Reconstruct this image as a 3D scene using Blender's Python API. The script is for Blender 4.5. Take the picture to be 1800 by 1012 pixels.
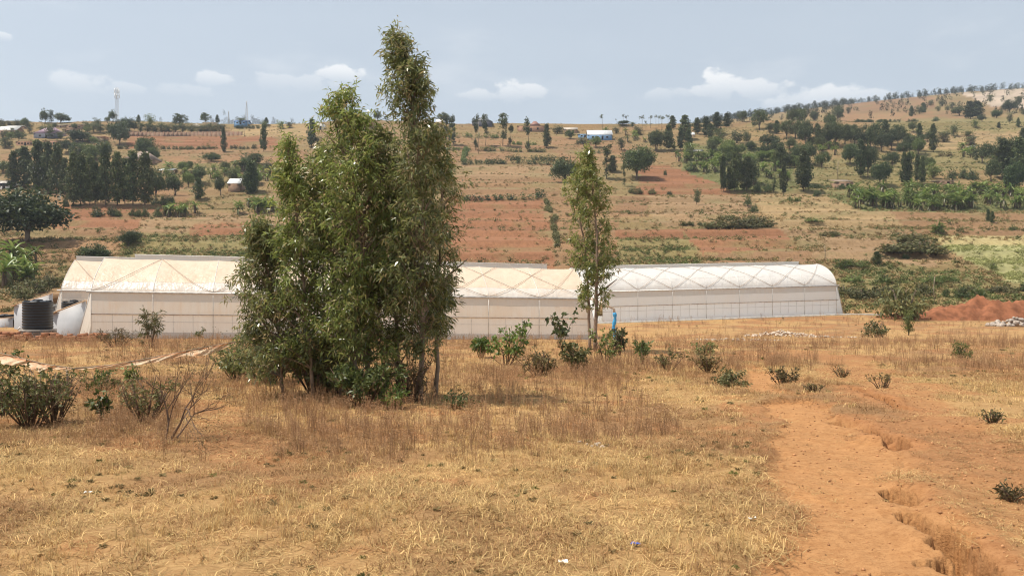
import bpy, math, random
import numpy as np
for o in list(bpy.data.objects): bpy.data.objects.remove(o)
random.seed(7)
rng = np.random.default_rng(7)
R = math.radians
SC = bpy.context.scene
COL = SC.collection

# ------------------------------------------------------------------ camera
FPX, CX, CY = 1500.0, 900.0, 506.0          # focal length and centre in photo pixels (1800 wide); eye is at z = 0
cam = bpy.data.objects.new('camera', bpy.data.cameras.new('camera'))
COL.objects.link(cam)
cam.data.sensor_width = 36.0
cam.data.lens = 36.0 * FPX / 1800.0
cam.data.clip_start = 0.1
cam.data.clip_end = 20000
cam.rotation_euler = (R(90), 0, 0)
SC.camera = cam

# ------------------------------------------------------------------ sky, sun, exposure
SUN = np.array([-0.40, 0.01, 0.915]); SUN /= np.linalg.norm(SUN)
SUN_EL = math.asin(SUN[2]); SUN_AZ = math.atan2(SUN[0], SUN[1])
world = bpy.data.worlds.new('World'); SC.world = world; world.use_nodes = True
wt = world.node_tree; wt.nodes.clear()
def wn(kind, **kw):
    n = wt.nodes.new(kind)
    for k, v in kw.items(): setattr(n, k, v)
    return n
def wl(a, b): wt.links.new(a, b)
def wm(op, a, b=None, c=None, clamp=False):
    n = wn('ShaderNodeMath', operation=op); n.use_clamp = clamp
    for i, v in enumerate((a, b, c)):
        if v is None: continue
        if isinstance(v, (int, float)): n.inputs[i].default_value = v
        else: wl(v, n.inputs[i])
    return n.outputs[0]
sky = wn('ShaderNodeTexSky', sky_type='NISHITA')
sky.sun_disc = False; sky.sun_elevation = SUN_EL; sky.sun_rotation = SUN_AZ
sky.altitude = 1500; sky.air_density = 1.0; sky.dust_density = 2.5; sky.ozone_density = 1.0
sstr = wn('ShaderNodeVectorMath', operation='SCALE'); wl(sky.outputs[0], sstr.inputs[0]); sstr.inputs['Scale'].default_value = 0.085
tc = wn('ShaderNodeTexCoord'); sep = wn('ShaderNodeSeparateXYZ'); wl(tc.outputs['Generated'], sep.inputs[0])
X, Y, Z = sep.outputs
AZ = wm('ARCTAN2', X, Y); EL = wm('ARCSINE', Z)
comb = wn('ShaderNodeCombineXYZ'); wl(AZ, comb.inputs[0]); wl(EL, comb.inputs[1])
def wnoise(scale, detail, sx=1.0, sy=1.0, off=0.0):
    mp = wn('ShaderNodeMapping'); wl(comb.outputs[0], mp.inputs[0])
    mp.inputs['Scale'].default_value = (sx, sy, 1); mp.inputs['Location'].default_value = (off, off * .7, 0)
    n = wn('ShaderNodeTexNoise'); wl(mp.outputs[0], n.inputs['Vector'])
    n.inputs['Scale'].default_value = scale; n.inputs['Detail'].default_value = detail; n.inputs['Roughness'].default_value = .55
    return n.outputs[0]
puff = wnoise(34, 8, 1, 1.5)                 # lumpy edges of the cumulus heads
soft = wnoise(5, 5, 1, 3.2, 3.1)
# a high thin veil over the whole sky, thicker low down
lowness = wm('SUBTRACT', 1.0, wm('DIVIDE', EL, 0.55), clamp=True)
veil = wm('ADD', wm('MULTIPLY', wm('POWER', lowness, 2.0), 0.42), wm('ADD', 0.50, wm('MULTIPLY', soft, 0.12)), clamp=True)
mixv = wn('ShaderNodeMix', data_type='RGBA'); wl(veil, mixv.inputs[0]); wl(sstr.outputs[0], mixv.inputs[6])
mixv.inputs[7].default_value = (0.625, 0.695, 0.75, 1)
# cumulus heads low over the hills: those of the photograph, and others like them round the rest of the sky
def cloud(px, py, w, h, amp):
    az = math.atan((px - CX) / FPX); el = math.atan((CY - py) / FPX * math.cos(az))
    dx = wm('DIVIDE', wm('SUBTRACT', AZ, az), w / FPX); dy = wm('DIVIDE', wm('SUBTRACT', EL, el), h / FPX)
    d2 = wm('ADD', wm('MULTIPLY', dx, dx), wm('MULTIPLY', dy, dy))
    v = wm('ADD', wm('SUBTRACT', 1.0, d2), wm('MULTIPLY', wm('SUBTRACT', puff, 0.5), 3.4))
    m = wn('ShaderNodeMapRange', interpolation_type='SMOOTHSTEP'); wl(v, m.inputs[0])
    m.inputs[1].default_value = 0.15; m.inputs[2].default_value = 0.75
    fade = wn('ShaderNodeMapRange', interpolation_type='SMOOTHSTEP'); wl(dy, fade.inputs[0])
    fade.inputs[1].default_value = -1.1; fade.inputs[2].default_value = 0.75
    return wm('MULTIPLY', wm('MULTIPLY', m.outputs[0], fade.outputs[0]), amp)
CL = [(1262, 152, 55, 30, .95), (1335, 158, 60, 22, .7), (1170, 166, 70, 14, .35), (1462, 168, 60, 26, .8), (1400, 180, 70, 20, .5), (1520, 172, 60, 14, .5),
      (905, 162, 62, 24, .75), (850, 168, 50, 14, .5), (598, 132, 48, 20, .85), (520, 145, 90, 22, .4), (370, 140, 40, 16, .55), (325, 160, 60, 14, .25),
      (140, 148, 60, 20, .45), (215, 155, 40, 12, .3), (2, 64, 16, 8, .5),
      (2050, 150, 110, 40, .8), (2600, 140, 160, 40, .7), (-300, 140, 120, 34, .7), (-900, 135, 150, 36, .7)]
tot = None
for c in CL:
    m = cloud(*c)
    tot = m if tot is None else wm('MAXIMUM', tot, m)
band = wn('ShaderNodeMapRange', interpolation_type='SMOOTHSTEP'); wl(wnoise(7, 6, 1, 2.6, 9.0), band.inputs[0])
band.inputs[1].default_value = .5; band.inputs[2].default_value = .75
lowb = wm('MULTIPLY', wm('SUBTRACT', 1.0, wm('MULTIPLY', wm('ABSOLUTE', wm('SUBTRACT', EL, 0.24)), 9.0), clamp=True), 0.22)
tot = wm('MAXIMUM', tot, wm('MULTIPLY', band.outputs[0], lowb))
mixc = wn('ShaderNodeMix', data_type='RGBA'); wl(tot, mixc.inputs[0]); wl(mixv.outputs[2], mixc.inputs[6])
mixc.inputs[7].default_value = (0.95, 0.95, 0.94, 1)
bg = wn('ShaderNodeBackground'); wl(mixc.outputs[2], bg.inputs[0]); bg.inputs[1].default_value = 1.0
wo = wn('ShaderNodeOutputWorld'); wl(bg.outputs[0], wo.inputs[0])

sun = bpy.data.objects.new('sun', bpy.data.lights.new('sun', 'SUN')); COL.objects.link(sun)
sun.data.energy = 5.0; sun.data.angle = R(0.55); sun.data.color = (1.0, 0.935, 0.83)
from mathutils import Vector, Matrix
sun.rotation_euler = Vector(-SUN).to_track_quat('-Z', 'Y').to_euler()
sun.location = (-40, 20, 90)
SC.view_settings.view_transform = 'Standard'; SC.view_settings.look = 'None'
SC.view_settings.exposure = 0.27; SC.view_settings.gamma = 1.0; SC.view_settings.use_curve_mapping = False
SC.cycles.max_bounces = 6; SC.cycles.diffuse_bounces = 4; SC.cycles.transparent_max_bounces = 6
SC.cycles.volume_bounces = 0; SC.cycles.filter_width = 1.1

# ------------------------------------------------------------------ helpers
def tag(o, label=None, cat=None, group=None, kind=None):
    if label: o['label'] = label
    if cat: o['category'] = cat
    if group: o['group'] = group
    if kind: o['kind'] = kind
    return o
def empty(name, loc=(0, 0, 0), rz=0.0):
    o = bpy.data.objects.new(name, None); o.location = [float(v) for v in loc]; o.rotation_euler = (0, 0, rz)
    o.empty_display_size = .2; COL.objects.link(o); return o
class G:
    """Collects quads / triangles with a tint value per vertex."""
    def __init__(s): s.V = []; s.Q = []; s.T = []; s.n = 0; s.t = []
    def add(s, V, Q=None, T=None, tint=0.5):
        V = np.asarray(V, float).reshape(-1, 3)
        if Q is not None and len(Q): s.Q.append(np.asarray(Q, int).reshape(-1, 4) + s.n)
        if T is not None and len(T): s.T.append(np.asarray(T, int).reshape(-1, 3) + s.n)
        s.V.append(V); s.t.append(np.broadcast_to(np.asarray(tint, float), (len(V),)).copy()); s.n += len(V); return s
    def merge(s, g):
        for_q = [q + s.n for q in g.Q]; for_t = [t + s.n for t in g.T]
        s.Q += for_q; s.T += for_t; s.V += g.V; s.t += g.t; s.n += g.n; return s
    def arrays(s):
        V = np.concatenate(s.V) if s.V else np.zeros((0, 3))
        Q = np.concatenate(s.Q) if s.Q else np.zeros((0, 4), int)
        T = np.concatenate(s.T) if s.T else np.zeros((0, 3), int)
        return V, Q, T, (np.concatenate(s.t) if s.t else np.zeros(0))
    def mesh(s, name, mat, smooth=False):
        V, Q, T, t = s.arrays()
        return raw_mesh(name, V, Q, T, {'tint': t}, mat, smooth)
    def build(s, name, mat, parent=None, smooth=False, loc=None):
        o = bpy.data.objects.new(name, s.mesh(name, mat, smooth)); COL.objects.link(o)
        if parent: o.parent = parent
        if loc is not None: o.location = [float(v) for v in loc]
        return o
def raw_mesh(name, V, Q, T, attrs, mat, smooth=False):
    me = bpy.data.meshes.new(name)
    me.vertices.add(len(V)); me.vertices.foreach_set('co', np.ascontiguousarray(V, np.float32).ravel())
    nl = len(Q) * 4 + len(T) * 3
    me.loops.add(nl); me.polygons.add(len(Q) + len(T))
    me.loops.foreach_set('vertex_index', np.concatenate([Q.ravel(), T.ravel()]).astype(np.int32))
    st = np.concatenate([np.arange(len(Q)) * 4, len(Q) * 4 + np.arange(len(T)) * 3]).astype(np.int32)
    me.polygons.foreach_set('loop_start', st)
    me.polygons.foreach_set('loop_total', np.concatenate([np.full(len(Q), 4), np.full(len(T), 3)]).astype(np.int32))
    if smooth: me.polygons.foreach_set('use_smooth', np.ones(len(Q) + len(T), bool))
    for k, a in attrs.items():
        a = np.asarray(a)
        if a.ndim == 1:
            at = me.attributes.new(k, 'INT' if a.dtype.kind == 'i' else 'FLOAT', 'POINT'); at.data.foreach_set('value', a.astype(np.int32 if a.dtype.kind == 'i' else np.float32))
        elif a.shape[1] == 4:
            at = me.attributes.new(k, 'FLOAT_COLOR', 'POINT'); at.data.foreach_set('color', a.astype(np.float32).ravel())
        else:
            at = me.attributes.new(k, 'FLOAT_VECTOR', 'POINT'); at.data.foreach_set('vector', a.astype(np.float32).ravel())
    me.update(calc_edges=True); me.validate()
    if mat: me.materials.append(mat)
    return me
def unit(v): v = np.asarray(v, float); return v / (np.linalg.norm(v, axis=-1, keepdims=True) + 1e-12)
def tube(g, pts, rad, sides=6, tint=.5, cap=True):
    P = np.asarray(pts, float); n = len(P); rad = np.broadcast_to(np.asarray(rad, float), (n,))
    T = unit(np.gradient(P, axis=0))
    ref = np.array([0, 0, 1.0]) if abs(T[:, 2]).mean() < .8 else np.array([1.0, 0, 0])
    A = unit(np.cross(T, ref)); B = np.cross(T, A)
    a = np.arange(sides) * 2 * np.pi / sides
    V = P[:, None] + rad[:, None, None] * (np.cos(a)[None, :, None] * A[:, None] + np.sin(a)[None, :, None] * B[:, None])
    i = np.arange(n - 1)[:, None] * sides; j = np.arange(sides)[None]; k = (j + 1) % sides
    Q = np.stack([i + j, i + k, i + sides + k, i + sides + j], -1).reshape(-1, 4)
    V = V.reshape(-1, 3); tris = []
    if cap and sides > 2:
        V = np.concatenate([V, P[:1], P[-1:]]); c0, c1 = n * sides, n * sides + 1
        tris = [[c0, (q + 1) % sides, q] for q in range(sides)] + [[c1, (n - 1) * sides + q, (n - 1) * sides + (q + 1) % sides] for q in range(sides)]
    g.add(V, Q, tris, tint)
def box(g, lo, hi, tint=.5, M=None):
    (a, b, c), (d, e, f) = lo, hi
    V = np.array([[a, b, c], [d, b, c], [d, e, c], [a, e, c], [a, b, f], [d, b, f], [d, e, f], [a, e, f]], float)
    if M is not None: V = V @ np.asarray(M)[:3, :3].T + np.asarray(M)[:3, 3]
    g.add(V, [[0, 3, 2, 1], [4, 5, 6, 7], [0, 1, 5, 4], [1, 2, 6, 5], [2, 3, 7, 6], [3, 0, 4, 7]], None, tint)
def leaves(g, P, D, L, W, tint, droop=0.15):
    """One folded diamond leaf per row of P, pointing along D."""
    P = np.asarray(P, float); n = len(P); D = unit(D)
    S = unit(np.cross(D, rng.normal(size=(n, 3)))); N = np.cross(S, D)
    L = np.broadcast_to(L, (n,))[:, None]; W = np.broadcast_to(W, (n,))[:, None]
    a = P; c = P + D * L - np.array([0, 0, 1.]) * L * droop
    m = P + D * L * .45 + N * W * .12
    V = np.stack([a, m + S * W * .5, c, m - S * W * .5], 1).reshape(-1, 3)
    g.add(V, np.arange(n * 4).reshape(-1, 4), None, np.repeat(np.broadcast_to(tint, (n,)), 4))
def rdir(n, zmin=-1, zmax=1):
    a = rng.uniform(0, 2 * np.pi, n); z = rng.uniform(zmin, zmax, n); r = np.sqrt(1 - np.clip(z, -1, 1) ** 2)
    return np.stack([r * np.cos(a), r * np.sin(a), z], 1)
def sstep(x, a, b): t = np.clip((x - a) / (b - a), 0, 1); return t * t * (3 - 2 * t)

# value noise for the terrain
_perm = np.random.default_rng(3).random((256, 256))
def vnoise(x, y):
    xi = np.floor(x).astype(int); yi = np.floor(y).astype(int); fx = x - xi; fy = y - yi
    fx = fx * fx * (3 - 2 * fx); fy = fy * fy * (3 - 2 * fy)
    g = lambda i, j: _perm[i % 256, j % 256]
    return (g(xi, yi) * (1 - fx) + g(xi + 1, yi) * fx) * (1 - fy) + (g(xi, yi + 1) * (1 - fx) + g(xi + 1, yi + 1) * fx) * fy
def fbm(x, y, o=4):
    v = 0; a = .5
    for k in range(o): v = v + a * vnoise(x * 2 ** k + 17.3 * k, y * 2 ** k + 5.1 * k); a *= .5
    return v

# ------------------------------------------------------------------ materials
def mat(name):
    m = bpy.data.materials.new(name); m.use_nodes = True; m.node_tree.nodes.clear(); return m
class N:
    def __init__(s, m): s.t = m.node_tree
    def n(s, kind, ins=None, **kw):
        n = s.t.nodes.new(kind)
        for k, v in kw.items(): setattr(n, k, v)
        for k, v in (ins or {}).items():
            if hasattr(v, 'is_output') or isinstance(v, bpy.types.NodeSocket): s.t.links.new(v, n.inputs[k])
            else: n.inputs[k].default_value = v
        return n
    def math(s, op, a, b=0.0, clamp=False):
        n = s.n('ShaderNodeMath', {0: a, 1: b}, operation=op); n.use_clamp = clamp; return n.outputs[0]
    def mix(s, f, a, b, blend='MIX'):
        c = lambda v: v if not isinstance(v, tuple) else (v + (1,) if len(v) == 3 else v)
        n = s.n('ShaderNodeMix', {0: f, 6: c(a), 7: c(b)}, data_type='RGBA', blend_type=blend); return n.outputs[2]
    def noise(s, scale, detail=4, rough=.55, vec=None, dim='3D'):
        n = s.n('ShaderNodeTexNoise', {'Scale': scale, 'Detail': detail, 'Roughness': rough})
        s.t.links.new(vec if vec is not None else s.obj(), n.inputs['Vector']); return n.outputs[0]
    def obj(s): return s.n('ShaderNodeTexCoord').outputs['Object']
    def pos(s): return s.n('ShaderNodeNewGeometry').outputs['Position']
    def scl(s, vec, v): return s.n('ShaderNodeMapping', {'Vector': vec, 'Scale': v}).outputs[0]
    def ramp(s, f, stops):
        n = s.n('ShaderNodeValToRGB', {0: f}); e = n.color_ramp.elements
        while len(e) < len(stops): e.new(.5)
        for q, (p, c) in zip(e, stops): q.position = p; q.color = c + (1,) if len(c) == 3 else c
        return n.outputs[0]
    def rng(s, f, a, b, c=0., d=1.): return s.n('ShaderNodeMapRange', {0: f, 1: a, 2: b, 3: c, 4: d}, interpolation_type='SMOOTHSTEP').outputs[0]
    def attr(s, name, out='Fac', kind='GEOMETRY'): return s.n('ShaderNodeAttribute', attribute_name=name, attribute_type=kind).outputs[out]
    def bump(s, h, strength=.4, dist=.05): return s.n('ShaderNodeBump', {'Height': h, 'Strength': strength, 'Distance': dist}).outputs[0]
    def out(s, sh): s.n('ShaderNodeOutputMaterial', {0: sh})
    def pbsdf(s, col, rough=.8, nrm=None, spec=.3, **kw):
        i = {'Base Color': col + (1,) if isinstance(col, tuple) and len(col) == 3 else col, 'Roughness': rough, 'Specular IOR Level': spec}
        if nrm is not None: i['Normal'] = nrm
        i.update(kw); return s.n('ShaderNodeBsdfPrincipled', i).outputs[0]
def plain(name, col, rough=.8, var=.25, scale=3., spec=.3, bump=0.3, metal=0.):
    m = mat(name); q = N(m)
    f = q.noise(scale, 6); c = q.mix(q.rng(f, .3, .7), tuple(v * (1 - var) for v in col), tuple(min(1, v * (1 + var)) for v in col))
    f2 = q.noise(scale * 9, 3)
    q.out(q.pbsdf(c, rough, q.bump(f2, bump, .02), spec, Metallic=metal)); return m
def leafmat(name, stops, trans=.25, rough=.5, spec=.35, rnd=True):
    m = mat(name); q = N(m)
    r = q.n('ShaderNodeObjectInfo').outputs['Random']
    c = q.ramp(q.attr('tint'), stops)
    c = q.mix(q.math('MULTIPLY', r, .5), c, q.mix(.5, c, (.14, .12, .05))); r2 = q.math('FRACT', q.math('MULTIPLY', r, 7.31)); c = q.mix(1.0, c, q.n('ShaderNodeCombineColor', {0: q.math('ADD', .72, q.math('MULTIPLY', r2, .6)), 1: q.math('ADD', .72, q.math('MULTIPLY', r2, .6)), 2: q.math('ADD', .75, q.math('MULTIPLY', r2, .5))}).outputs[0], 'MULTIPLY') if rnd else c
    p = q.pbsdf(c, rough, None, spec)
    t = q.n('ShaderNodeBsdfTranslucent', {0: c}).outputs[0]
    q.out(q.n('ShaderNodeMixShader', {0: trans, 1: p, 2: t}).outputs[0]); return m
M = {}
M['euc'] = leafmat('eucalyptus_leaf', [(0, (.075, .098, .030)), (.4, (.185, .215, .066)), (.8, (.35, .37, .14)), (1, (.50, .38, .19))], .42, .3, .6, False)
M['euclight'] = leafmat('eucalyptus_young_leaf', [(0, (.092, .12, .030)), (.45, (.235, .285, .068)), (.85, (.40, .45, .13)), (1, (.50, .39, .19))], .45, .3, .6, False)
M['grev'] = leafmat('dark_tree_leaf', [(0, (.046, .064, .026)), (.6, (.10, .128, .05)), (1, (.19, .20, .085))], .25, .6, .3)
M['mango'] = leafmat('dense_tree_leaf', [(0, (.034, .056, .018)), (.6, (.078, .118, .034)), (1, (.16, .20, .065))], .15, .5, .4)
M['green'] = leafmat('green_leaf', [(0, (.075, .11, .03)), (.6, (.165, .215, .055)), (1, (.29, .33, .10))], .28, .5, .4)
M['bright'] = leafmat('bright_leaf', [(0, (.07, .12, .025)), (.6, (.14, .22, .045)), (1, (.27, .32, .09))], .32, .45, .4)
M['banana'] = leafmat('banana_leaf', [(0, (.20, .15, .07)), (.18, (.10, .15, .035)), (.6, (.17, .25, .06)), (1, (.32, .36, .12))], .3, .4, .45)
M['drybush'] = leafmat('dry_bush_leaf', [(0, (.09, .07, .035)), (.5, (.16, .13, .055)), (1, (.27, .20, .10))], .2, .7, .2)
M['sage'] = leafmat('dull_bush_leaf', [(0, (.07, .08, .028)), (.6, (.15, .15, .055)), (1, (.27, .235, .105))], .2, .6, .3)
M['bark'] = plain('bark', (.17, .125, .09), .9, .35, 5)
M['eucbark'] = plain('eucalyptus_bark', (.26, .185, .13), .8, .35, 6)
M['twig'] = plain('twig_bark', (.16, .10, .065), .9, .3, 6)
M['wood'] = plain('weathered_wood', (.30, .23, .16), .85, .3, 6)
# ------------------------------------------------------------------ terrain
PD = np.array([-40, 0, 5, 14, 30, 45, 55, 66, 88, 105, 125, 150, 185, 215, 260, 310, 350, 400, 450, 520, 620, 1000, 3000.])
PZ = np.array([-1.2, -1.6, -1.69, -1.85, -2.25, -2.95, -3.42, -3.55, -3.3, -1.2, 2.3, 6.9, 13.8, 20.3, 31, 45.5, 57.5, 72.5, 87, 96, 98, 90, 60.])
def hermite(x, X_, Y_):
    dx = np.diff(X_); s = np.diff(Y_) / dx; m = np.zeros(len(X_)); m[0] = s[0]; m[-1] = s[-1]
    for i in range(1, len(X_) - 1):
        m[i] = 0 if s[i - 1] * s[i] <= 0 else 2 * s[i - 1] * s[i] / (s[i - 1] + s[i])
    i = np.clip(np.searchsorted(X_, x) - 1, 0, len(X_) - 2); t = (x - X_[i]) / dx[i]
    return (Y_[i] * (2 * t**3 - 3 * t**2 + 1) + m[i] * dx[i] * (t**3 - 2 * t**2 + t) + Y_[i + 1] * (-2 * t**3 + 3 * t**2) + m[i + 1] * dx[i] * (t**3 - t**2))
GH1A = np.array([-28.6, 58.0]); GH1B = np.array([5.9, 66.0]); GH1Z = (-3.40, -4.0)
GH2A = np.array([9.2, 86.6]); GH2B = np.array([34.9, 91.8]); GH2Z = (-3.55, -2.90)
PADS = [(GH1A, GH1B, GH1Z, 16.5), (GH2A, GH2B, GH2Z, 16.5)]
def base_h(x, y):
    x = np.asarray(x, float); y = np.asarray(y, float)
    h = hermite(y, PD, PZ)
    # the high hill behind on the right
    u = x / np.maximum(y, 1); px = CX + u * FPX
    Zr = np.interp(px, [700, 950, 1100, 1250, 1350, 1450, 1550, 1700, 1800, 2100, 3000], [92, 110, 165, 192, 201, 211, 219, 229, 234, 240, 215])
    t = np.clip((y - 440) / 560, 0, 1)
    h = h + sstep(y, 300, 430) * (fbm(x / 70 + 1, y / 200, 3) - .47) * 9
    hr = 85 + (Zr - 85) * (t * .8 + .2 * sstep(t, 0, 1)) - np.clip(y - 1000, 0, 3000) * .05
    h = np.where(y > 440, np.maximum(h, hr), h)
    far = sstep(y, 95, 140)
    h = h + far * (fbm(x / 60 + 3, y / 60, 3) - .45) * np.clip((y - 95) / 40, 0, 2.2)
    # terrace steps along the contour
    s = (y + 10 * vnoise(x / 45, y / 70 + 9)) / 15.0; fr = s - np.floor(s)
    h = h + far * (1 - sstep(y, 420, 470)) * 1.1 * (sstep(fr, .82, 1.0) - fr)
    for (A, B, zz, dep) in PADS:
        d = B - A; L = np.hypot(*d); d = d / L; nrm = np.array([-d[1], d[0]])
        s_ = (x - A[0]) * d[0] + (y - A[1]) * d[1]; v = (x - A[0]) * nrm[0] + (y - A[1]) * nrm[1]
        dist = np.hypot(np.maximum(np.maximum(-9 - s_, s_ - L - 1.0), 0), np.maximum(np.maximum(-.6 - v, v - dep), 0))
        w = 1 - sstep(dist, 0, 8)
        h = h * (1 - w) + (zz[0] + (zz[1] - zz[0]) * np.clip(s_ / L, -.3, 1.05)) * w
    return h
def ray(px, py, hf, y0=3.0):
    yy = y0 * 1.004 ** np.arange(0, 1500); yy = yy[yy < 2500]
    ux, uz = (px - CX) / FPX, (CY - py) / FPX
    gap = uz * yy - hf(ux * yy, yy)
    k = np.argmax(gap < 0)
    if gap[k] >= 0:
        sel = np.where((yy > 330) & (yy < 520))[0]; k = sel[np.argmin(gap[sel])]; y = yy[k]
    else:
        a, b = (yy[k - 1] if k else yy[0] * .9), yy[k]
        for _ in range(12):
            m = (a + b) / 2
            if uz * m - hf(np.array([ux * m]), np.array([m]))[0] < 0: b = m
            else: a = m
        y = (a + b) / 2
    return ux * y, y
# erosion gully, holes and footpaths, given in plan
def plan(pts): return np.array([ray(px, py, base_h) for px, py in pts])
def pdist(x, y, P):
    best = np.full(np.shape(x), 1e9); tt = np.zeros(np.shape(x)); acc = 0.0
    tot_ = np.sum(np.hypot(*np.diff(P, axis=0).T))
    for a, b in zip(P[:-1], P[1:]):
        d = b - a; l = np.hypot(*d)
        t = np.clip(((x - a[0]) * d[0] + (y - a[1]) * d[1]) / (l * l + 1e-9), 0, 1)
        q = np.hypot(x - a[0] - t * d[0], y - a[1] - t * d[1])
        m = q < best; best = np.where(m, q, best); tt = np.where(m, (acc + t * l) / tot_, tt); acc += l
    return best, tt
PATH = plan([(1560, 1100), (1545, 1010), (1500, 900), (1450, 800), (1395, 720), (1345, 665), (1320, 640)])
PATHW = [.85, .66, .60, .55, .46, .42, .36]
PATH2 = plan([(1760, 860), (1690, 790), (1640, 740), (1590, 690), (1510, 645), (1420, 618)])
PATH3 = plan([(425, 800), (395, 750), (372, 705)])
GULLY = plan([(1735, 1030), (1705, 980), (1660, 935), (1610, 905)])
GUL2 = plan([(1590, 785), (1560, 772), (1530, 750), (1505, 742), (1470, 735)])
GUL3 = plan([(1600, 722), (1560, 705), (1530, 695), (1500, 680)])
HOLES = [(plan([(1583, 868)])[0], .21, .30), (plan([(1548, 768)])[0], .17, .34), (plan([(1582, 784)])[0], .2, .2), (plan([(1620, 915)])[0], .16, .14),
         (plan([(1700, 985)])[0], .26, .26), (plan([(1540, 700)])[0], .2, .25), (plan([(1600, 720)])[0], .25, .2), (plan([(1670, 940)])[0], .15, .16)]
BARE = [(plan([(1630, 810)])[0], 1.3), (plan([(1740, 900)])[0], .8), (plan([(1560, 700)])[0], 1.2), (plan([(1700, 980)])[0], .8), (plan([(1780, 740)])[0], .7)]
def near_detail(x, y):
    x = np.asarray(x, float); y = np.asarray(y, float)
    dz, bare, pm = soft_detail(x, y); m = (x > .8) & (x < 14) & (y > 2) & (y < 34)
    if m.any(): dz[m], bare[m] = cut_detail(x[m], y[m], dz[m], bare[m])
    return dz, bare, pm
def soft_detail(x, y):
    """Height change and bare-soil mask of the foreground."""
    w = 1 - sstep(y, 60, 80)
    dz = w * ((fbm(x / 2.2, y / 2.2, 4) - .47) * .22 * sstep(y, 2, 12) + (fbm(x * 1.7, y * 1.7, 5) - .47) * .10 + (fbm(x * 6, y * 6, 3) - .47) * .035)
    d, t = pdist(x, y, PATH); wd = np.interp(t, np.linspace(0, 1, len(PATHW)), PATHW)
    edge = (fbm(x * .9 + 8, y * .9, 4) - .47) * 1.3 * np.clip(y / 9, .6, 2)
    pm = 1 - sstep(d + edge, wd * .72, wd * 1.12)
    dz = dz * (1 - .25 * pm) - .07 * pm
    d2, _ = pdist(x, y, PATH2); pm2 = 1 - sstep(d2 + edge * 1.3, .45, .95)
    d3, _ = pdist(x, y, PATH3); pm3 = 1 - sstep(d3 + edge * .8, .25, .6)
    bare = np.maximum(pm, np.maximum(pm2 * .7, pm3 * .55))
    return dz, bare, pm
def cut_detail(x, y, dz, bare):
    edge = (fbm(x * .9 + 8, y * .9, 4) - .47) * 1.3 * np.clip(y / 9, .6, 2)
    for c, r in BARE:
        q = np.hypot(x - c[0], (y - c[1]) * .7) + edge * 1.5
        bare = np.maximum(bare, .66 * (1 - sstep(q, r * .5, r)))
    jag = (fbm(x * 4, y * 4, 4) - .45) * .42
    for P, dep, ww in ((GULLY, .38, .13), (GUL2, .38, .12), (GUL3, .22, .12)):
        dd, tt = pdist(x, y, P); jg = (fbm(x * 7, y * 7, 4) - .45) * .24; k = 1 - sstep(dd + jg, ww * .55, ww)
        dz = dz - dep * k * np.clip(2.4 * fbm(x * 2.1 + 3, y * 2.1, 2) - .35, 0, 1.2); lip = np.exp(-((dd - ww * 1.9) / (ww)) ** 2); dz = dz + .02 * lip
        bare = np.maximum(bare, 1 - sstep(dd, ww * 1.5, ww * 4))
    for c, r, dep in HOLES:
        dd = np.hypot(x - c[0], (y - c[1]) * .75); dz = dz - dep * (1 - sstep(dd + (fbm(x * 7, y * 7, 4) - .45) * .3, r * .6, r * .8)); dz = dz + .02 * np.exp(-((dd - r * 1.5) / r) ** 2)
        bare = np.maximum(bare, 1 - sstep(dd, r, r * 2.6))
    return dz, bare
MOUND = [(ray(1745, 556, base_h), 9.5, 4.0, 2.2), (ray(1655, 562, base_h), 6, 3.0, 1.2), (ray(1830, 556, base_h), 8, 4.0, 2.0)]
def H(x, y):
    x = np.asarray(x, float); y = np.asarray(y, float)
    h = base_h(x, y); m = y < 82
    if m.any():
        h = np.array(h); h[m] += near_detail(x[m], y[m])[0]
    return h
def gp(px, py):
    x, y = ray(px, py, base_h); return np.array([x, y, float(H(np.array([x]), np.array([y]))[0])])
def on(x, y): return np.array([x, y, float(H(np.array([x]), np.array([y]))[0])])
def atd(px, d): x = (px - CX) / FPX * d; return on(x, d)
def mpp(p): return p[1] / FPX             # metres per photo pixel at a point

ys = [-6.5]
while ys[-1] < 3: ys.append(ys[-1] + .5)
while ys[-1] < 22: ys.append(ys[-1] + .028 + max(0, ys[-1] - 5) * .0036)
while ys[-1] < 110: ys.append(ys[-1] * 1.0075)
while ys[-1] < 460: ys.append(ys[-1] * 1.0056)
while ys[-1] < 3200: ys.append(ys[-1] * 1.04)
ys = np.array(ys); us = np.linspace(-1, 1, 640); us = us * (.62 + .38 * us ** 2) * 1.15; us = np.sort(np.concatenate([us, np.linspace(.14, .37, 150)]))
YY, UU = np.meshgrid(ys, us, indexing='ij'); XX = UU * (YY + 8.0)
dzn, bare, pathm = near_detail(XX, YY); HH = base_h(XX, YY) + dzn
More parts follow.
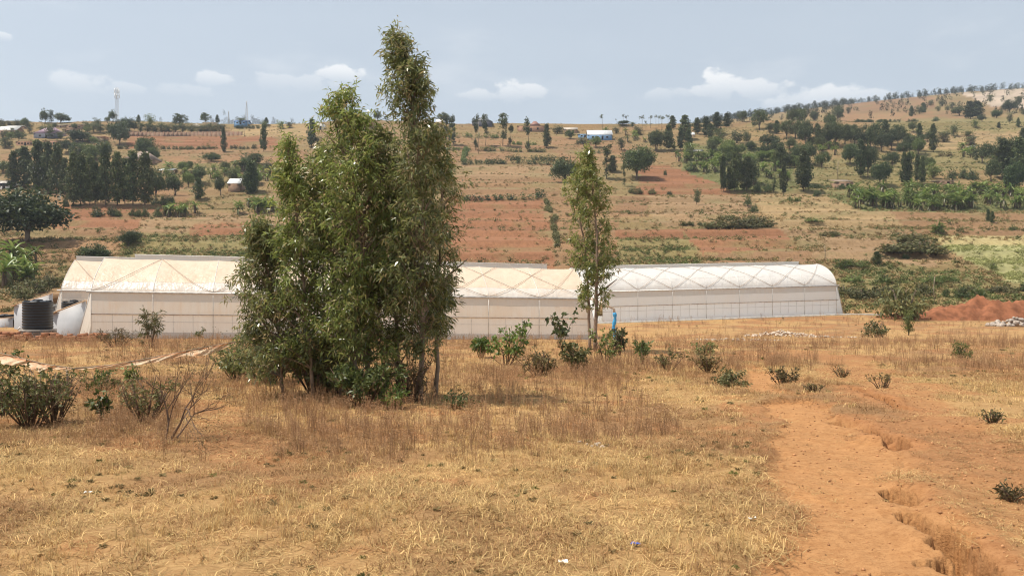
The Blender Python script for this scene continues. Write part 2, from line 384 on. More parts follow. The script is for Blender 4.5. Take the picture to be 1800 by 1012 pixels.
# field plots: colour of the soil and crop, plot by plot
PXg = CX + XX / np.maximum(YY, 1) * FPX; PYg = CY - HH / np.maximum(YY, 1) * FPX
def inpoly(px, py, poly):
    c = np.zeros(px.shape, bool); n = len(poly); j = n - 1
    for i in range(n):
        (xi, yi), (xj, yj) = poly[i], poly[j]
        c ^= ((yi > py) != (yj > py)) & (px < (xj - xi) * (py - yi) / ((yj - yi) + 1e-9) + xi); j = i
    return c
TAN, RED, OCH, GRN, DRY, PAL, OLV, BRN = (.315, .205, .11), (.29, .138, .07), (.295, .175, .09), (.17, .17, .065), (.36, .25, .125), (.50, .40, .31), (.25, .20, .085), (.27, .16, .085)
FIELDS = [
 ([(780, 345), (955, 345), (970, 400), (975, 480), (780, 480)], RED), ([(955, 345), (1085, 345), (1090, 480), (975, 480)], OCH),
 ([(1085, 345), (1140, 345), (1135, 378), (1085, 380)], BRN), ([(1085, 405), (1215, 408), (1235, 480), (1080, 480)], OLV), ([(1190, 400), (1370, 402), (1410, 436), (1235, 445)], RED),
 ([(1085, 420), (1205, 420), (1190, 402), (1085, 404)], RED), ([(1235, 448), (1480, 436), (1480, 480), (1240, 480)], BRN),
 ([(1130, 285), (1215, 300), (1300, 343), (1110, 343)], RED), ([(1140, 343), (1310, 343), (1330, 396), (1140, 396)], TAN),
 ([(1310, 340), (1560, 345), (1610, 400), (1370, 402)], DRY), ([(1370, 402), (1640, 402), (1650, 480), (1480, 480)], TAN),
 ([(1560, 372), (1800, 376), (1860, 415), (1600, 412)], OCH), ([(1625, 413), (1900, 413), (1900, 432), (1665, 436)], (.44, .36, .17)), ([(1650, 432), (1900, 430), (1900, 520), (1790, 500), (1690, 455)], (.37, .35, .16)),
 ([(800, 288), (1000, 290), (960, 345), (800, 345)], TAN), ([(800, 315), (990, 312), (985, 345), (800, 345)], OCH), ([(780, 262), (900, 262), (900, 288), (780, 288)], OCH),
 ([(780, 238), (880, 242), (980, 262), (780, 262)], OCH), ([(960, 240), (1110, 250), (1130, 285), (990, 285)], OCH),
 ([(220, 238), (480, 240), (500, 262), (220, 262)], RED), ([(280, 262), (540, 262), (540, 290), (290, 286)], OCH), ([(300, 286), (560, 288), (540, 300), (300, 300)], OLV),
 ([(380, 212), (560, 212), (560, 240), (430, 240)], DRY), ([(0, 262), (70, 262), (60, 285), (0, 285)], OCH), ([(90, 325), (330, 325), (330, 362), (90, 362)], OCH),
 ([(90, 362), (300, 362), (270, 405), (90, 410)], RED), ([(0, 400), (260, 405), (200, 455), (0, 460)], OCH), ([(255, 375), (560, 372), (560, 405), (240, 415)], TAN), ([(220, 412), (560, 400), (560, 460), (200, 460)], OLV),
 ([(330, 395), (470, 392), (470, 412), (330, 415)], RED),
 ([(1470, 196), (1700, 196), (1700, 212), (1470, 214)], OCH), ([(1480, 176), (1640, 170), (1650, 192), (1480, 200)], BRN), ([(1690, 164), (1900, 148), (1900, 186), (1750, 190)], PAL),
 ([(1540, 214), (1900, 200), (1900, 235), (1560, 235)], OLV), ([(1600, 232), (1900, 230), (1900, 262), (1620, 262)], DRY), ([(1640, 262), (1900, 262), (1900, 300), (1640, 300)], OLV),
 ([(1380, 290), (1640, 262), (1640, 335), (1330, 338)], OLV), ([(1200, 250), (1380, 262), (1400, 335), (1290, 335), (1200, 300)], GRN), ([(1440, 338), (1900, 330), (1900, 372), (1520, 372)], GRN),
 ([(1480, 480), (1560, 460), (1700, 480), (1900, 520), (1900, 545), (1480, 545)], OLV)]
colr = np.zeros(XX.shape + (4,)); colr[..., 3] = 1
nz = fbm(XX / 30, YY / 18, 4)[..., None]
colr[..., :3] = np.array(OCH) * (1 - nz) + np.array(OLV) * nz
wob = 5 * (fbm(XX / 9, YY / 9, 3) - .47)
wobx = 26 * (fbm(XX / 7 + 40, YY / 7, 3) - .47)
for poly, c in FIELDS:
    m = inpoly(PXg + wobx, PYg + wob, poly) & (YY > 96)
    colr[m, :3] = c
strip = fbm(XX / 38, YY / 2.4, 3)                   # ridged beds along the contour; terrace-edge shade and grass painted as darker stripes
colr[..., :3] *= (0.66 + .62 * strip)[..., None]; lum = colr[..., :3].mean(-1, keepdims=True); colr[..., :3] = colr[..., :3] * .97 + lum * .03
veg = np.clip((fbm(XX / 8 + 70, YY / 5, 4) - .5) * 5, 0, 1)
colr[..., :3] = colr[..., :3] * (1 - .55 * veg[..., None]) + np.array([.205, .185, .085]) * .55 * veg[..., None]
# the rough pasture of the foreground
nearw = (1 - sstep(YY, 92, 104))[..., None]
n1 = fbm(XX / 2.6 + 5, YY / 2.6, 4)[..., None]; n2 = fbm(XX / .7, YY / .7, 3)[..., None]
straw = np.array([.42, .26, .115]); soil = np.array([.38, .185, .08]); umb = np.array([.30, .175, .085])
past = straw * (1 - sstep(n1, .42, .6)) + umb * sstep(n1, .42, .6)
k = np.maximum(sstep(n2 * .6 + n1 * .4, .47, .58) * .8, bare[..., None]); past = past * (1 - k) + soil * k
pp = pathm[..., None]; past = past * (1 - pp) + np.array([.45, .235, .10]) * pp
colr[..., :3] = colr[..., :3] * (1 - nearw) + past * nearw
ni, nj = XX.shape
ii = (np.arange(ni - 1)[:, None] * nj + np.arange(nj - 1)[None]).ravel()
Qg = np.stack([ii, ii + 1, ii + nj + 1, ii + nj], 1)
mg = mat('ground'); q = N(mg)
ps = q.pos(); sp = q.n('ShaderNodeSeparateXYZ', {0: ps}); yv = sp.outputs[1]
c = q.attr('field', 'Color')
fine = q.noise(9., 8, .65, ps); grit = q.noise(70., 5, .7, ps); mid = q.noise(1.3, 6, .6, ps)
farn = q.noise(1.0, 6, .7, q.scl(ps, (.55, .9, .2)))
nearf = q.rng(yv, 60, 120, 1, 0)
c = q.mix(q.math('MULTIPLY', q.rng(fine, .35, .7), .5), c, q.mix(1.0, c, (.62, .52, .45), 'MULTIPLY'))
c = q.mix(q.math('MULTIPLY', q.math('MULTIPLY', q.rng(grit, .52, .7), nearf), .55), c, q.mix(1.0, c, (.50, .40, .32), 'MULTIPLY'))
c = q.mix(q.math('MULTIPLY', q.rng(mid, .4, .75), .35), c, q.mix(1.0, c, (1.3, 1.22, 1.1), 'MULTIPLY'))
farm = q.noise(1.0, 8, .75, q.scl(ps, (2.4, 1.1, .3)))
c = q.mix(q.math('MULTIPLY', q.rng(farm, .45, .68), q.math('MULTIPLY', q.math('SUBTRACT', 1.0, nearf), .6)), c, q.mix(1.0, c, (.52, .48, .42), 'MULTIPLY'))
c = q.mix(q.math('MULTIPLY', q.rng(farm, .30, .44, 1, 0), q.math('MULTIPLY', q.math('SUBTRACT', 1.0, nearf), .5)), c, q.mix(1.0, c, (1.35, 1.35, 1.25), 'MULTIPLY'))
c = q.mix(q.math('MULTIPLY', q.rng(farn, .48, .7), q.math('MULTIPLY', q.math('SUBTRACT', 1.0, nearf), .5)), c, q.mix(1.0, c, (.6, .58, .5), 'MULTIPLY'))
gr2 = q.noise(28., 6, .7, ps)
c = q.mix(q.math('MULTIPLY', q.math('MULTIPLY', q.rng(gr2, .5, .66), nearf), .45), c, q.mix(1.0, c, (.55, .46, .38), 'MULTIPLY'))
c = q.mix(q.math('MULTIPLY', q.math('MULTIPLY', q.rng(gr2, .3, .42, 1, 0), nearf), .4), c, q.mix(1.0, c, (1.3, 1.3, 1.2), 'MULTIPLY'))
hgt = q.math('ADD', q.math('MULTIPLY', fine, .6), q.math('MULTIPLY', gr2, .5))
q.out(q.pbsdf(c, .95, q.bump(hgt, .7, .06), .12))
ground = bpy.data.objects.new('ground', raw_mesh('ground', np.stack([XX, YY, HH], -1).reshape(-1, 3), Qg, np.zeros((0, 3), int), {'field': colr.reshape(-1, 4)}, mg, True))
COL.objects.link(ground); tag(ground, 'dry red and straw coloured slope with footpaths and farmed hillside', kind='structure')
# a far wooded hill beyond the crest
gx = np.linspace(-1900, 400, 120); gy = np.linspace(2300, 3100, 24); A_, B_ = np.meshgrid(gx, gy, indexing='ij')
pxx = CX + A_ / 2600 * FPX
zr = np.interp(pxx, [-300, 0, 200, 330, 400, 470, 530, 600, 800, 1200], [430, 470, 492, 508, 520, 512, 498, 480, 440, 380])
HZ = 60 + (zr - 60) * np.sin(np.clip((B_ - 2300) / 800 * np.pi, 0, np.pi)) + 16 * (fbm(A_ / 60, B_ / 60, 4) - .47)
ii = (np.arange(119)[:, None] * 24 + np.arange(23)[None]).ravel()
hillm = plain('far_woodland', (.055, .065, .035), .95, .4, .02)
fh = bpy.data.objects.new('hill', raw_mesh('hill', np.stack([A_, B_, HZ], -1).reshape(-1, 3), np.stack([ii, ii + 24, ii + 25, ii + 1], 1), np.zeros((0, 3), int), {}, hillm, True))
COL.objects.link(fh); tag(fh, 'blue wooded hill far beyond the crest', kind='structure')

# ------------------------------------------------------------------ scatter of uncountable small plants (stuff)
def scatter(name, variants, P, rz, tilt, scl, vid, colv, material, label, cat=None):
    g = G()
    vids = []
    for k, v in enumerate(variants): g.merge(v); vids += [100 + k] * v.n
    V, Q, T, t = g.arrays(); nP = len(P)
    V = np.concatenate([V, P]); t = np.concatenate([t, np.zeros(nP)])
    rot = np.zeros((len(V), 3)); rot[-nP:, 2] = rz; rot[-nP:, 0] = tilt
    sc_ = np.ones(len(V)); sc_[-nP:] = scl
    cc = np.ones((len(V), 4)); cc[-nP:, :3] = colv
    me = raw_mesh(name, V, Q, T, {'tint': t, 'vid': np.concatenate([np.array(vids, int), np.asarray(vid, int)]), 'rot': rot, 'scl': sc_, 'icol': cc}, material)
    o = bpy.data.objects.new(name, me); COL.objects.link(o)
    ng = bpy.data.node_groups.new(name, 'GeometryNodeTree')
    ng.interface.new_socket('Geometry', in_out='INPUT', socket_type='NodeSocketGeometry'); ng.interface.new_socket('Geometry', in_out='OUTPUT', socket_type='NodeSocketGeometry')
    gi = ng.nodes.new('NodeGroupInput'); go = ng.nodes.new('NodeGroupOutput'); jn = ng.nodes.new('GeometryNodeJoinGeometry'); lk = ng.links.new
    def nattr(nm, ty):
        a = ng.nodes.new('GeometryNodeInputNamedAttribute'); a.data_type = ty; a.inputs['Name'].default_value = nm; return a.outputs['Attribute']
    av, ar, as_ = nattr('vid', 'INT'), nattr('rot', 'FLOAT_VECTOR'), nattr('scl', 'FLOAT')
    def sel(val):
        c = ng.nodes.new('FunctionNodeCompare'); c.data_type = 'INT'; c.operation = 'EQUAL'
        lk(av, [s for s in c.inputs if s.name == 'A' and s.type == 'INT'][0]); [s for s in c.inputs if s.name == 'B' and s.type == 'INT'][0].default_value = val
        s = ng.nodes.new('GeometryNodeSeparateGeometry'); s.domain = 'POINT'; lk(gi.outputs[0], s.inputs[0]); lk(c.outputs[0], s.inputs['Selection']); return s.outputs[0]
    for k in range(len(variants)):
        ip = ng.nodes.new('GeometryNodeInstanceOnPoints'); lk(sel(k), ip.inputs['Points']); lk(sel(100 + k), ip.inputs['Instance'])
        e2r = ng.nodes.new('FunctionNodeEulerToRotation'); lk(ar, e2r.inputs[0]); lk(e2r.outputs[0], ip.inputs['Rotation']); lk(as_, ip.inputs['Scale'])
        lk(ip.outputs[0], jn.inputs[0])
    lk(jn.outputs[0], go.inputs[0])
    md = o.modifiers.new('scatter', 'NODES'); md.node_group = ng
    tag(o, label, cat, kind='stuff'); return o
def instmat(name, trans=.2):
    m = mat(name); q = N(m); c = q.attr('icol', 'Color', 'INSTANCER'); t = q.attr('tint')
    c = q.mix(t, q.mix(1.0, c, (.62, .58, .52), 'MULTIPLY'), q.mix(1.0, c, (1.22, 1.2, 1.15), 'MULTIPLY'))
    p = q.pbsdf(c, .75, None, .15); tr = q.n('ShaderNodeBsdfTranslucent', {0: c}).outputs[0]
    q.out(q.n('ShaderNodeMixShader', {0: trans, 1: p, 2: tr}).outputs[0]); return m
def tuft(nb, h, spread, wid, lean=.5, flat=0.0):
    g = G()
    for i in range(nb):
        a = rng.uniform(0, 6.28); r = spread * math.sqrt(rng.random()); p = np.array([r * math.cos(a), r * math.sin(a), -.01])
        b = rng.uniform(0, 6.28); l = h * rng.uniform(.45, 1.1); ln = lean * rng.uniform(.2, 1.2) + flat
        d = np.array([math.cos(b), math.sin(b), 0]); s = np.array([-d[1], d[0], 0]) * wid * rng.uniform(.6, 1.3)
        m_ = p + d * l * .35 * ln + np.array([0, 0, l * .6 * max(.12, 1 - ln * .5)]); e = p + d * l * ln + np.array([0, 0, l * max(.1, 1 - ln * .75)])
        g.add([p - s, p + s, m_ + s * .7, m_ - s * .7, e], [[0, 1, 2, 3]], [[3, 2, 4]], rng.random())
    return g
def stalks(ns, h):
    g = G()
    for i in range(ns):
        a = rng.uniform(0, 6.28); r = rng.uniform(0, .13); b = rng.uniform(0, 6.28); l = h * rng.uniform(.5, 1.1); ln = rng.uniform(.05, .35)
        p0 = np.array([r * math.cos(a), r * math.sin(a), -.02]); e = p0 + np.array([math.cos(b) * ln * l, math.sin(b) * ln * l, l])
        s = np.array([-math.sin(b), math.cos(b), 0]) * .0035; tn = rng.random()
        g.add([p0 - s, p0 + s, e + s * .6, e - s * .6], [[0, 1, 2, 3]], None, tn * .5)
        m = 7; tt_ = rng.uniform(.35, 1, m)[:, None]; leaves(g, p0 + (e - p0) * tt_, rdir(m, .1, .9), .045, .012, tn)
    return g
def weed(n, h, lw):
    g = G(); D = rdir(n, .05, .9); leaves(g, D * h * .15 * rng.random((n, 1)), D, h * rng.uniform(.5, 1, n), lw, rng.random(n), .25); return g
TV = [tuft(30, .13, .14, .0028, .9, .35), tuft(38, .10, .18, .0026, 1.0, .6), tuft(26, .27, .09, .0026, .85), tuft(20, .38, .07, .0026, .7), stalks(9, .42), stalks(6, .6), weed(26, .10, .022), tuft(44, .08, .22, .0026, 1.2, .8)]
def pts_near(n, y0, y1, um=.72):
    y = np.sqrt(rng.uniform(y0 * y0, y1 * y1, n)); x = rng.uniform(-um, um, n) * (y + 1.5); return x, y
Ps = []
for (n, y0, y1, s0) in ((44000, 3.2, 11, .9), (42000, 11, 24, 1.15), (22000, 24, 52, 1.7), (8000, 52, 96, 2.3)):
    x, y = pts_near(n, y0, y1); Ps.append(np.stack([x, y, np.full(n, s0)], 1))
Ps = np.concatenate(Ps); x, y = Ps[:, 0], Ps[:, 1]
_, br, _ = near_detail(x, y); dens = fbm(x / 2.6 + 5, y / 2.6, 4); d2_ = fbm(x / 6 + 50, y / 6, 3)
keep = (rng.random(len(x)) > br * .965) & (rng.random(len(x)) < .35 + 1.6 * np.abs(d2_ - .3))
def inpad(x, y, m=.3):
    r = np.zeros(np.shape(x), bool)
    for (A, B, zz, dep) in PADS:
        d = B - A; L = np.hypot(*d); d = d / L; s_ = (x - A[0]) * d[0] + (y - A[1]) * d[1]; v = -(x - A[0]) * d[1] + (y - A[1]) * d[0]
        r |= (s_ > -8) & (s_ < L + m) & (v > -m) & (v < dep)
    return r
keep &= ~inpad(x, y); keep &= rng.random(len(x)) < .42 + 3.2 * np.clip(fbm(x / .9 + 7, y / .9, 3) - .28, 0, 1)
Ps = Ps[keep]; x, y = Ps[:, 0], Ps[:, 1]; dens = dens[keep]; d2_ = d2_[keep]; n = len(x)
reg = fbm(x / 9 + 31, y / 5 + 12, 3)                       # where the brown weed stands
weedy = sstep(reg + .13 * sstep(y, 15, 22) - .1 * (1 - sstep(y, 9, 13)) - .25 * (x > 2.2) * (y < 20), .46, .56)
u_ = rng.random(n); vid = np.where(u_ < .5, 0, 1); cl_ = fbm(x / 1.3 + 90, y / 1.3, 2); vid[(u_ > .72) & (cl_ > .46)] = 2; vid[(u_ > .93) & (cl_ > .5)] = 3; _, brk, _ = near_detail(x, y); vid[brk > .3] = 1
w_ = rng.random(n) < weedy * .38 * (brk < .3); vid[w_] = np.where(rng.random(w_.sum()) < .6, 4, 5)
gr = (brk < .25) & (rng.random(n) < .02 + .16 * (fbm(x / 1.1 + 33, y / .8 + 3, 3) > .58)); vid[gr] = 6
cv = np.array([.62, .445, .21]) * rng.uniform(.65, 1.3, (n, 1)); vid[(rng.random(n) < .3) & (vid < 2)] = 7; br_ = rng.random(n) < np.clip((dens - .38) * 5, .28, .88); cv[br_] = np.array([.45, .275, .135]) * rng.uniform(.7, 1.15, (br_.sum(), 1))
cv[w_] = np.array([.47, .30, .175]) * rng.uniform(.7, 1.4, (w_.sum(), 1)); cv[gr] = np.where(rng.random((gr.sum(), 1)) < .8, np.array([.27, .215, .105]), np.array([.24, .24, .085])) * rng.uniform(.7, 1.4, (gr.sum(), 1))
sc_ = Ps[:, 2] * rng.uniform(.6, 1.35, n); sc_[w_] *= .5; sc_[gr] *= .62; sc_[brk > .6] *= .7; tall = np.isin(vid, (2, 3)); sc_[tall] *= .55
M['grass'] = instmat('dry_grass', .25)
scatter('grass', TV, np.stack([x, y, H(x, y)], 1), rng.uniform(0, 6.28, n), rng.normal(0, .12, n), sc_, vid, cv, M['grass'], 'dry straw coloured grass and brown weeds covering the near slope', 'grass')
# clods, pebbles on the bare soil
def clod():
    g = G(); D = np.array([[1, 0, 0], [0, 1, 0], [-1, 0, 0], [0, -1, 0], [0, 0, 1], [0, 0, -.6]], float) * rng.uniform(.6, 1.2, (6, 1))
    g.add(D * .02, None, [[0, 1, 4], [1, 2, 4], [2, 3, 4], [3, 0, 4], [1, 0, 5], [2, 1, 5], [3, 2, 5], [0, 3, 5]], rng.random()); return g
x, y = pts_near(90000, 3.4, 22); _, br, pmk = near_detail(x, y); kp = (br > .35) & (rng.random(len(x)) > .55 * pmk); x, y = x[kp], y[kp]; n = len(x)
scatter('gravel', [clod() for _ in range(4)], np.stack([x, y, H(x, y)], 1), rng.uniform(0, 6.28, n), rng.normal(0, .5, n), rng.uniform(.1, 1., n) ** 5 * 1.0 + .16, rng.integers(0, 4, n),
        np.array([.36, .18, .085]) * rng.uniform(.6, 1.25, (n, 1)), instmat('soil_clod', 0.), 'red soil clods and pebbles strewn on the bare footpath', 'gravel')
# crops and weeds on the far slope
def crop(n, h, w):
    g = G(); P_ = rdir(n, 0, 1) * rng.uniform(.1, 1, (n, 1)) * np.array([w, w, h]); leaves(g, P_, rdir(n, -.2, 1), .28, .13, rng.random(n)); return g
CV = [crop(26, .35, .5), crop(30, .6, .45), crop(60, 1.3, .9), crop(18, .22, .8)]
n = 78000; y = 95 * (470 / 95.) ** rng.random(n); x = rng.uniform(-.66, .66, n) * y
gz = H(x, y); px = CX + x / y * FPX; py = CY - gz / y * FPX
cl = fbm(x / 9 + 2, y / 5 + 4, 3); row = fbm(x / 40, y / 2.0, 2)
green = np.zeros(n, bool)
for poly, c in FIELDS:
    if c in (GRN, OLV, (.37, .35, .16)): green |= inpoly(px, py, poly)
redf = np.zeros(n, bool)
for poly, c in FIELDS:
    if c in (RED,): redf |= inpoly(px, py, poly)
kp = (rng.random(n) < np.clip((cl - .40) * 4.5, .06, 1) + .35 * green + .25 * (row > .5)) & ~inpad(x, y, 3) & (rng.random(n) > .72 * redf)
x, y, gz, green, cl, px, py = x[kp], y[kp], gz[kp], green[kp], cl[kp], px[kp], py[kp]; n = len(x); u_ = rng.random(n)
gcol = np.array([.165, .19, .07]); dcol = np.array([.36, .26, .13]); kcol = np.array([.10, .12, .045])
wild = ((px > 1180) & (py < 345)) | ((px < 560) & (py < 330))
isg = u_ < .30 + .34 * green + .25 * (cl > .56) + .15 * wild; isk = rng.random(n) < .04 + .10 * wild * (cl > .45)
cv = np.where(isg[:, None], gcol, dcol); cv[isk] = kcol
yg = inpoly(px, py, FIELDS[13][0]); cv[yg] = (.33, .34, .14)
cv = cv * rng.uniform(.7, 1.3, (n, 1))
vid = np.where(u_ < .35, 0, np.where(u_ < .6, 3, 1)); vid[isk & (rng.random(n) < .6)] = 2; vid[yg] = 0
scatter('undergrowth', CV, np.stack([x, y, gz - .03], 1), rng.uniform(0, 6.28, n), np.zeros(n), rng.uniform(.5, 1.25, n), vid, cv, instmat('hillside_weeds', .15), 'low crops, stubble and weeds on the plots of the far hillside', 'undergrowth')
# ------------------------------------------------------------------ greenhouses
def filmmat(name, col, trans, rough, dust, dcol=(.62, .47, .32), alpha=1.0):
    m = mat(name); q = N(m); ps = q.pos()
    streak = q.noise(1.0, 6, .6, q.scl(ps, (3.2, 3.2, .25))); bl = q.noise(.55, 4, .5, ps)
    f = q.math('MULTIPLY', q.math('ADD', q.rng(streak, .42, .75), q.rng(bl, .4, .7)), dust, True)
    c = q.mix(f, col, dcol)
    wr = q.math('ADD', q.noise(1.0, 3, .5, q.scl(ps, (1.1, 1.1, .35))), q.math('MULTIPLY', q.noise(1.0, 3, .6, q.scl(ps, (6., 6., 1.2))), .3))
    p = q.pbsdf(c, rough, q.bump(wr, .8, .2), .5); t = q.n('ShaderNodeBsdfTranslucent', {0: c}).outputs[0]
    q.out(q.n('ShaderNodeMixShader', {0: trans, 1: p, 2: t}).outputs[0]); return m
M['film'] = filmmat('greenhouse_film', (.91, .87, .81), .48, .24, .34, (.84, .68, .52))
M['filmtop'] = filmmat('dusty_film', (.88, .73, .57), .42, .4, .45, (.82, .62, .45))
M['curtain'] = filmmat('rolled_curtain', (.66, .63, .59), .3, .5, .3, (.7, .6, .5))
M['net'] = filmmat('insect_net', (.96, .92, .86), .32, .7, .2, (.85, .73, .6))
M['netwhite'] = filmmat('clean_insect_net', (.96, .955, .94), .32, .6, .1, (.88, .8, .7))
M['filmwhite'] = filmmat('clean_film', (.86, .835, .80), .42, .3, .15, (.9, .8, .68))
M['pvc'] = plain('white_pvc', (.82, .80, .77), .5, .06, 3)
M['steel'] = plain('galvanised_steel', (.60, .57, .53), .5, .2, 4, .5, .1, .2)
M['rail'] = plain('dusty_rail', (.50, .40, .31), .8, .3, 4)
M['kerb'] = plain('footing_concrete', (.46, .43, .38), .9, .2, 2)
GW, GUT, RID = 7.6, 3.15, 2.42              # span width, gutter height, rise of the arch
def greenhouse(name, A, B, Z, label, nb, spans, braces, wall, film, top, posts_per_bay, rnd=.8):
    d = B - A; L = float(np.hypot(*d)); d = d / L; nrm = np.array([-d[1], d[0]])
    root = empty(name, (A[0], A[1], Z[0])); tag(root, label, 'greenhouse', 'plastic film greenhouses below the hill')
    slope = (Z[1] - Z[0]) / L
    def W(s, v, z):
        s, v, z = np.broadcast_arrays(np.asarray(s, float), np.asarray(v, float), np.asarray(z, float))
        return np.stack([s * d[0] + v * nrm[0], s * d[1] + v * nrm[1], z + s * slope], -1)
    bl = L / nb
    arc = lambda t: (GW / 2 * (1 - np.cos(t)), GUT + RID * (rnd * np.sin(t) + (1 - rnd) * (1 - np.abs(np.cos(t)))))
    def sheet(S, T_, fn, pname, m, wave=0.0):
        s_, t_ = np.meshgrid(S, T_, indexing='ij'); v, z = fn(t_)
        k = (s_ - S[0]) / (S[-1] - S[0]); sag = wave * np.sin(np.pi * k)
        P = W(s_, v + sag * .6, z - sag); a, b = s_.shape
        i = (np.arange(a - 1)[:, None] * b + np.arange(b - 1)[None]).ravel()
        g = G(); g.add(P.reshape(-1, 3), np.stack([i, i + b, i + b + 1, i + 1], 1)); return g.build(pname, m, root, True)
    def bar(a, b, r, pname, m, sides=5):
        g = G(); tube(g, [a, b], r, sides); return g.build(pname, m, root)
    for (v0, s0, s1, front) in spans:
        n0, n1 = int(round(s0 / bl)), int(round(s1 / bl))
        for k in range(n0, n1):
            S = np.linspace(k * bl, (k + 1) * bl, 9)
            tm = .62
            fl = lambda t: (v0 + arc(t)[0], arc(t)[1])
            sheet(S, np.linspace(0.02, tm, 7), fl, 'roof_film', film, .06)
            sheet(S, np.linspace(tm - .01, np.pi / 2 - .02, 7), lambda t: (v0 + arc(t)[0], arc(t)[1] + .015), 'upper_roof_film', top, .06)
            sheet(S, np.linspace(np.pi / 2 + .05, np.pi - .02, 9), lambda t: (v0 + arc(t)[0], arc(t)[1] - .25), 'rear_roof_film', film, .06)
            if front:
                zs = lambda za, zb, off: (lambda t: (v0 + off + 0 * t, za + (zb - za) * t))
                sheet(S, np.linspace(0, 1, 4), zs(GUT - .62, GUT - .05, .05), 'curtain', M['curtain'])
                sheet(S, np.linspace(0, 1, 4), zs(1.62, GUT - .60, .0), 'wall_film', film, .03)
                sheet(S, np.linspace(0, 1, 4), zs(.38, 1.64, .04), 'insect_net', wall, .0)
                sheet(S, np.linspace(0, 1, 2), zs(-.25, .40, -.02), 'skirt', M['curtain'] if posts_per_bay == 2 else wall)
        for k in range(n0, n1 + 1):
            t = np.linspace(0.02, np.pi - .02, 21); v, z = arc(t); g = G(); tube(g, W(k * bl, v0 + v, z + .02), .024, 5); g.build('arch', M['filmwhite'] if k % 2 else M['steel'], root)
            if front:
                bar(W(k * bl, v0 - .03, -.3), W(k * bl, v0 - .03, GUT), .026, 'post', M['steel'])
                if k < n1:
                    for j in range(1, posts_per_bay + 1):
                        sj = (k + j / (posts_per_bay + 1)) * bl; bar(W(sj, v0 + .0, -.2), W(sj + rng.uniform(-.04, .04), v0 + .01, 1.63), .011, 'net_post', M['steel'], 4)
        e0, e1 = n0 * bl, n1 * bl
        # gutter, rails and the raised ridge vent
        bar(W(e0 - .3, v0 - .02, GUT + .0), W(e1 + .3, v0 - .02, GUT + .0), .075, 'gutter', M['steel'], 6)
        if front:
            bar(W(e0, v0 - .05, 1.63), W(e1 + .2, v0 - .05, 1.63), .035, 'rail', M['rail'])
            bar(W(e0, v0 - .03, 1.12), W(e1, v0 - .03, 1.12), .012, 'wire', M['steel'], 4)
        vs0, vs1 = e0 + (bl if v0 == 0 else 0) * .5, e1 - bl * .55
        vt = np.linspace(0, 1, 5); zz = GUT + RID
        sheet(np.linspace(vs0, vs1, 24), vt, lambda t: (v0 + GW / 2 + .35 + t * 1.0, zz + .30 - .12 * t * t), 'vent_flap', M['netwhite'])
        sheet(np.linspace(vs0, vs1, 24), np.linspace(0, 1, 2), lambda t: (v0 + GW / 2 + .35 + 0 * t, zz - .28 + .55 * t), 'vent_net', M['curtain'])
        bar(W(vs0, v0 + GW / 2 + .33, zz + .30), W(vs1, v0 + GW / 2 + .33, zz + .30), .035, 'vent_rail', M['filmwhite'])
        # gable ends, flared towards the ground
        for e, sg in ((e0, -1), (e1, 1)):
            t = np.linspace(0, np.pi, 25); v, z = arc(t); g = G()
            topz = np.concatenate([W(e, v0 + v, z)]); lo = W(e + sg * .85, v0 + v, -.25 + 0 * v); mid_ = W(e + sg * .02, v0 + v, GUT + 0 * v)
            P = np.concatenate([topz, mid_, lo]); i = np.arange(24)
            g.add(P, np.concatenate([np.stack([i, i + 1, i + 26, i + 25], 1)[1:-1], np.stack([i + 25, i + 26, i + 51, i + 50], 1)])); g.build('gable_film', wall, root, True)
            for vv in (0.0, GW * .25, GW * .5, GW * .75): bar(W(e + sg * .9, v0 + vv, -.25), W(e + sg * .05, v0 + vv, GUT), .03, 'gable_post', M['steel'], 4)
    g = G(); v9 = max(s_[0] for s_ in spans) + GW; g.add(np.concatenate([W([0, L], .3, .05), W([L, 0], v9, .05)]), [[0, 1, 2, 3]]); g.build('added_bounce_floor', M['pvc'], root)  # unseen white floor added to bounce light up to walls and roof
    # bracing wires over the front roof
    for (s0, s1, v0) in braces:
        t = np.linspace(0, 1, 8); v, z = arc(.03 + t * (np.pi / 2 - .05)); g = G(); tube(g, W(s0 + (s1 - s0) * t, v0 + v, z + .05), .02, 4); g.build('brace', M['rail'], root)
    return root, W, L
L1 = float(np.hypot(*(GH1B - GH1A))); nb1 = 9; b1 = L1 / nb1
br1 = [(0, b1, 0), (2 * b1, b1, 0), (2 * b1, 3 * b1, 0), (4 * b1, 3 * b1, 0), (-.1 * b1, -.98 * b1, 7.9)]
for k in range(4, nb1): br1 += [(k * b1, min((k + 1.35), nb1) * b1, 0), ((k + 1) * b1, (k - .35) * b1, 0)]
gh1, W1, _ = greenhouse('greenhouse', GH1A, GH1B, GH1Z, 'long dusty cream greenhouse beside the black water tank, partly behind the tall trees', nb1, [(0, 0, L1, True), (7.9, -b1, L1 - 2 * b1, True)], br1, M['net'], M['film'], M['filmtop'], 2, .34)
L2 = float(np.hypot(*(GH2B - GH2A))); nb2 = 7; b2 = L2 / nb2; br2 = []
for k in range(nb2): br2 += [(k * b2, min(k + 1.4, nb2) * b2, 0), ((k + 1) * b2, max(k - .4, 0) * b2, 0)]
gh2, W2, _ = greenhouse('greenhouse', GH2A, GH2B, GH2Z, 'shorter clean white greenhouse farther back, with its rounded end in the open', nb2, [(0, 0, L2, True), (7.9, 0, L2 - 1.5 * b2, False)], br2, M['netwhite'], M['filmwhite'], M['filmwhite'], 3)
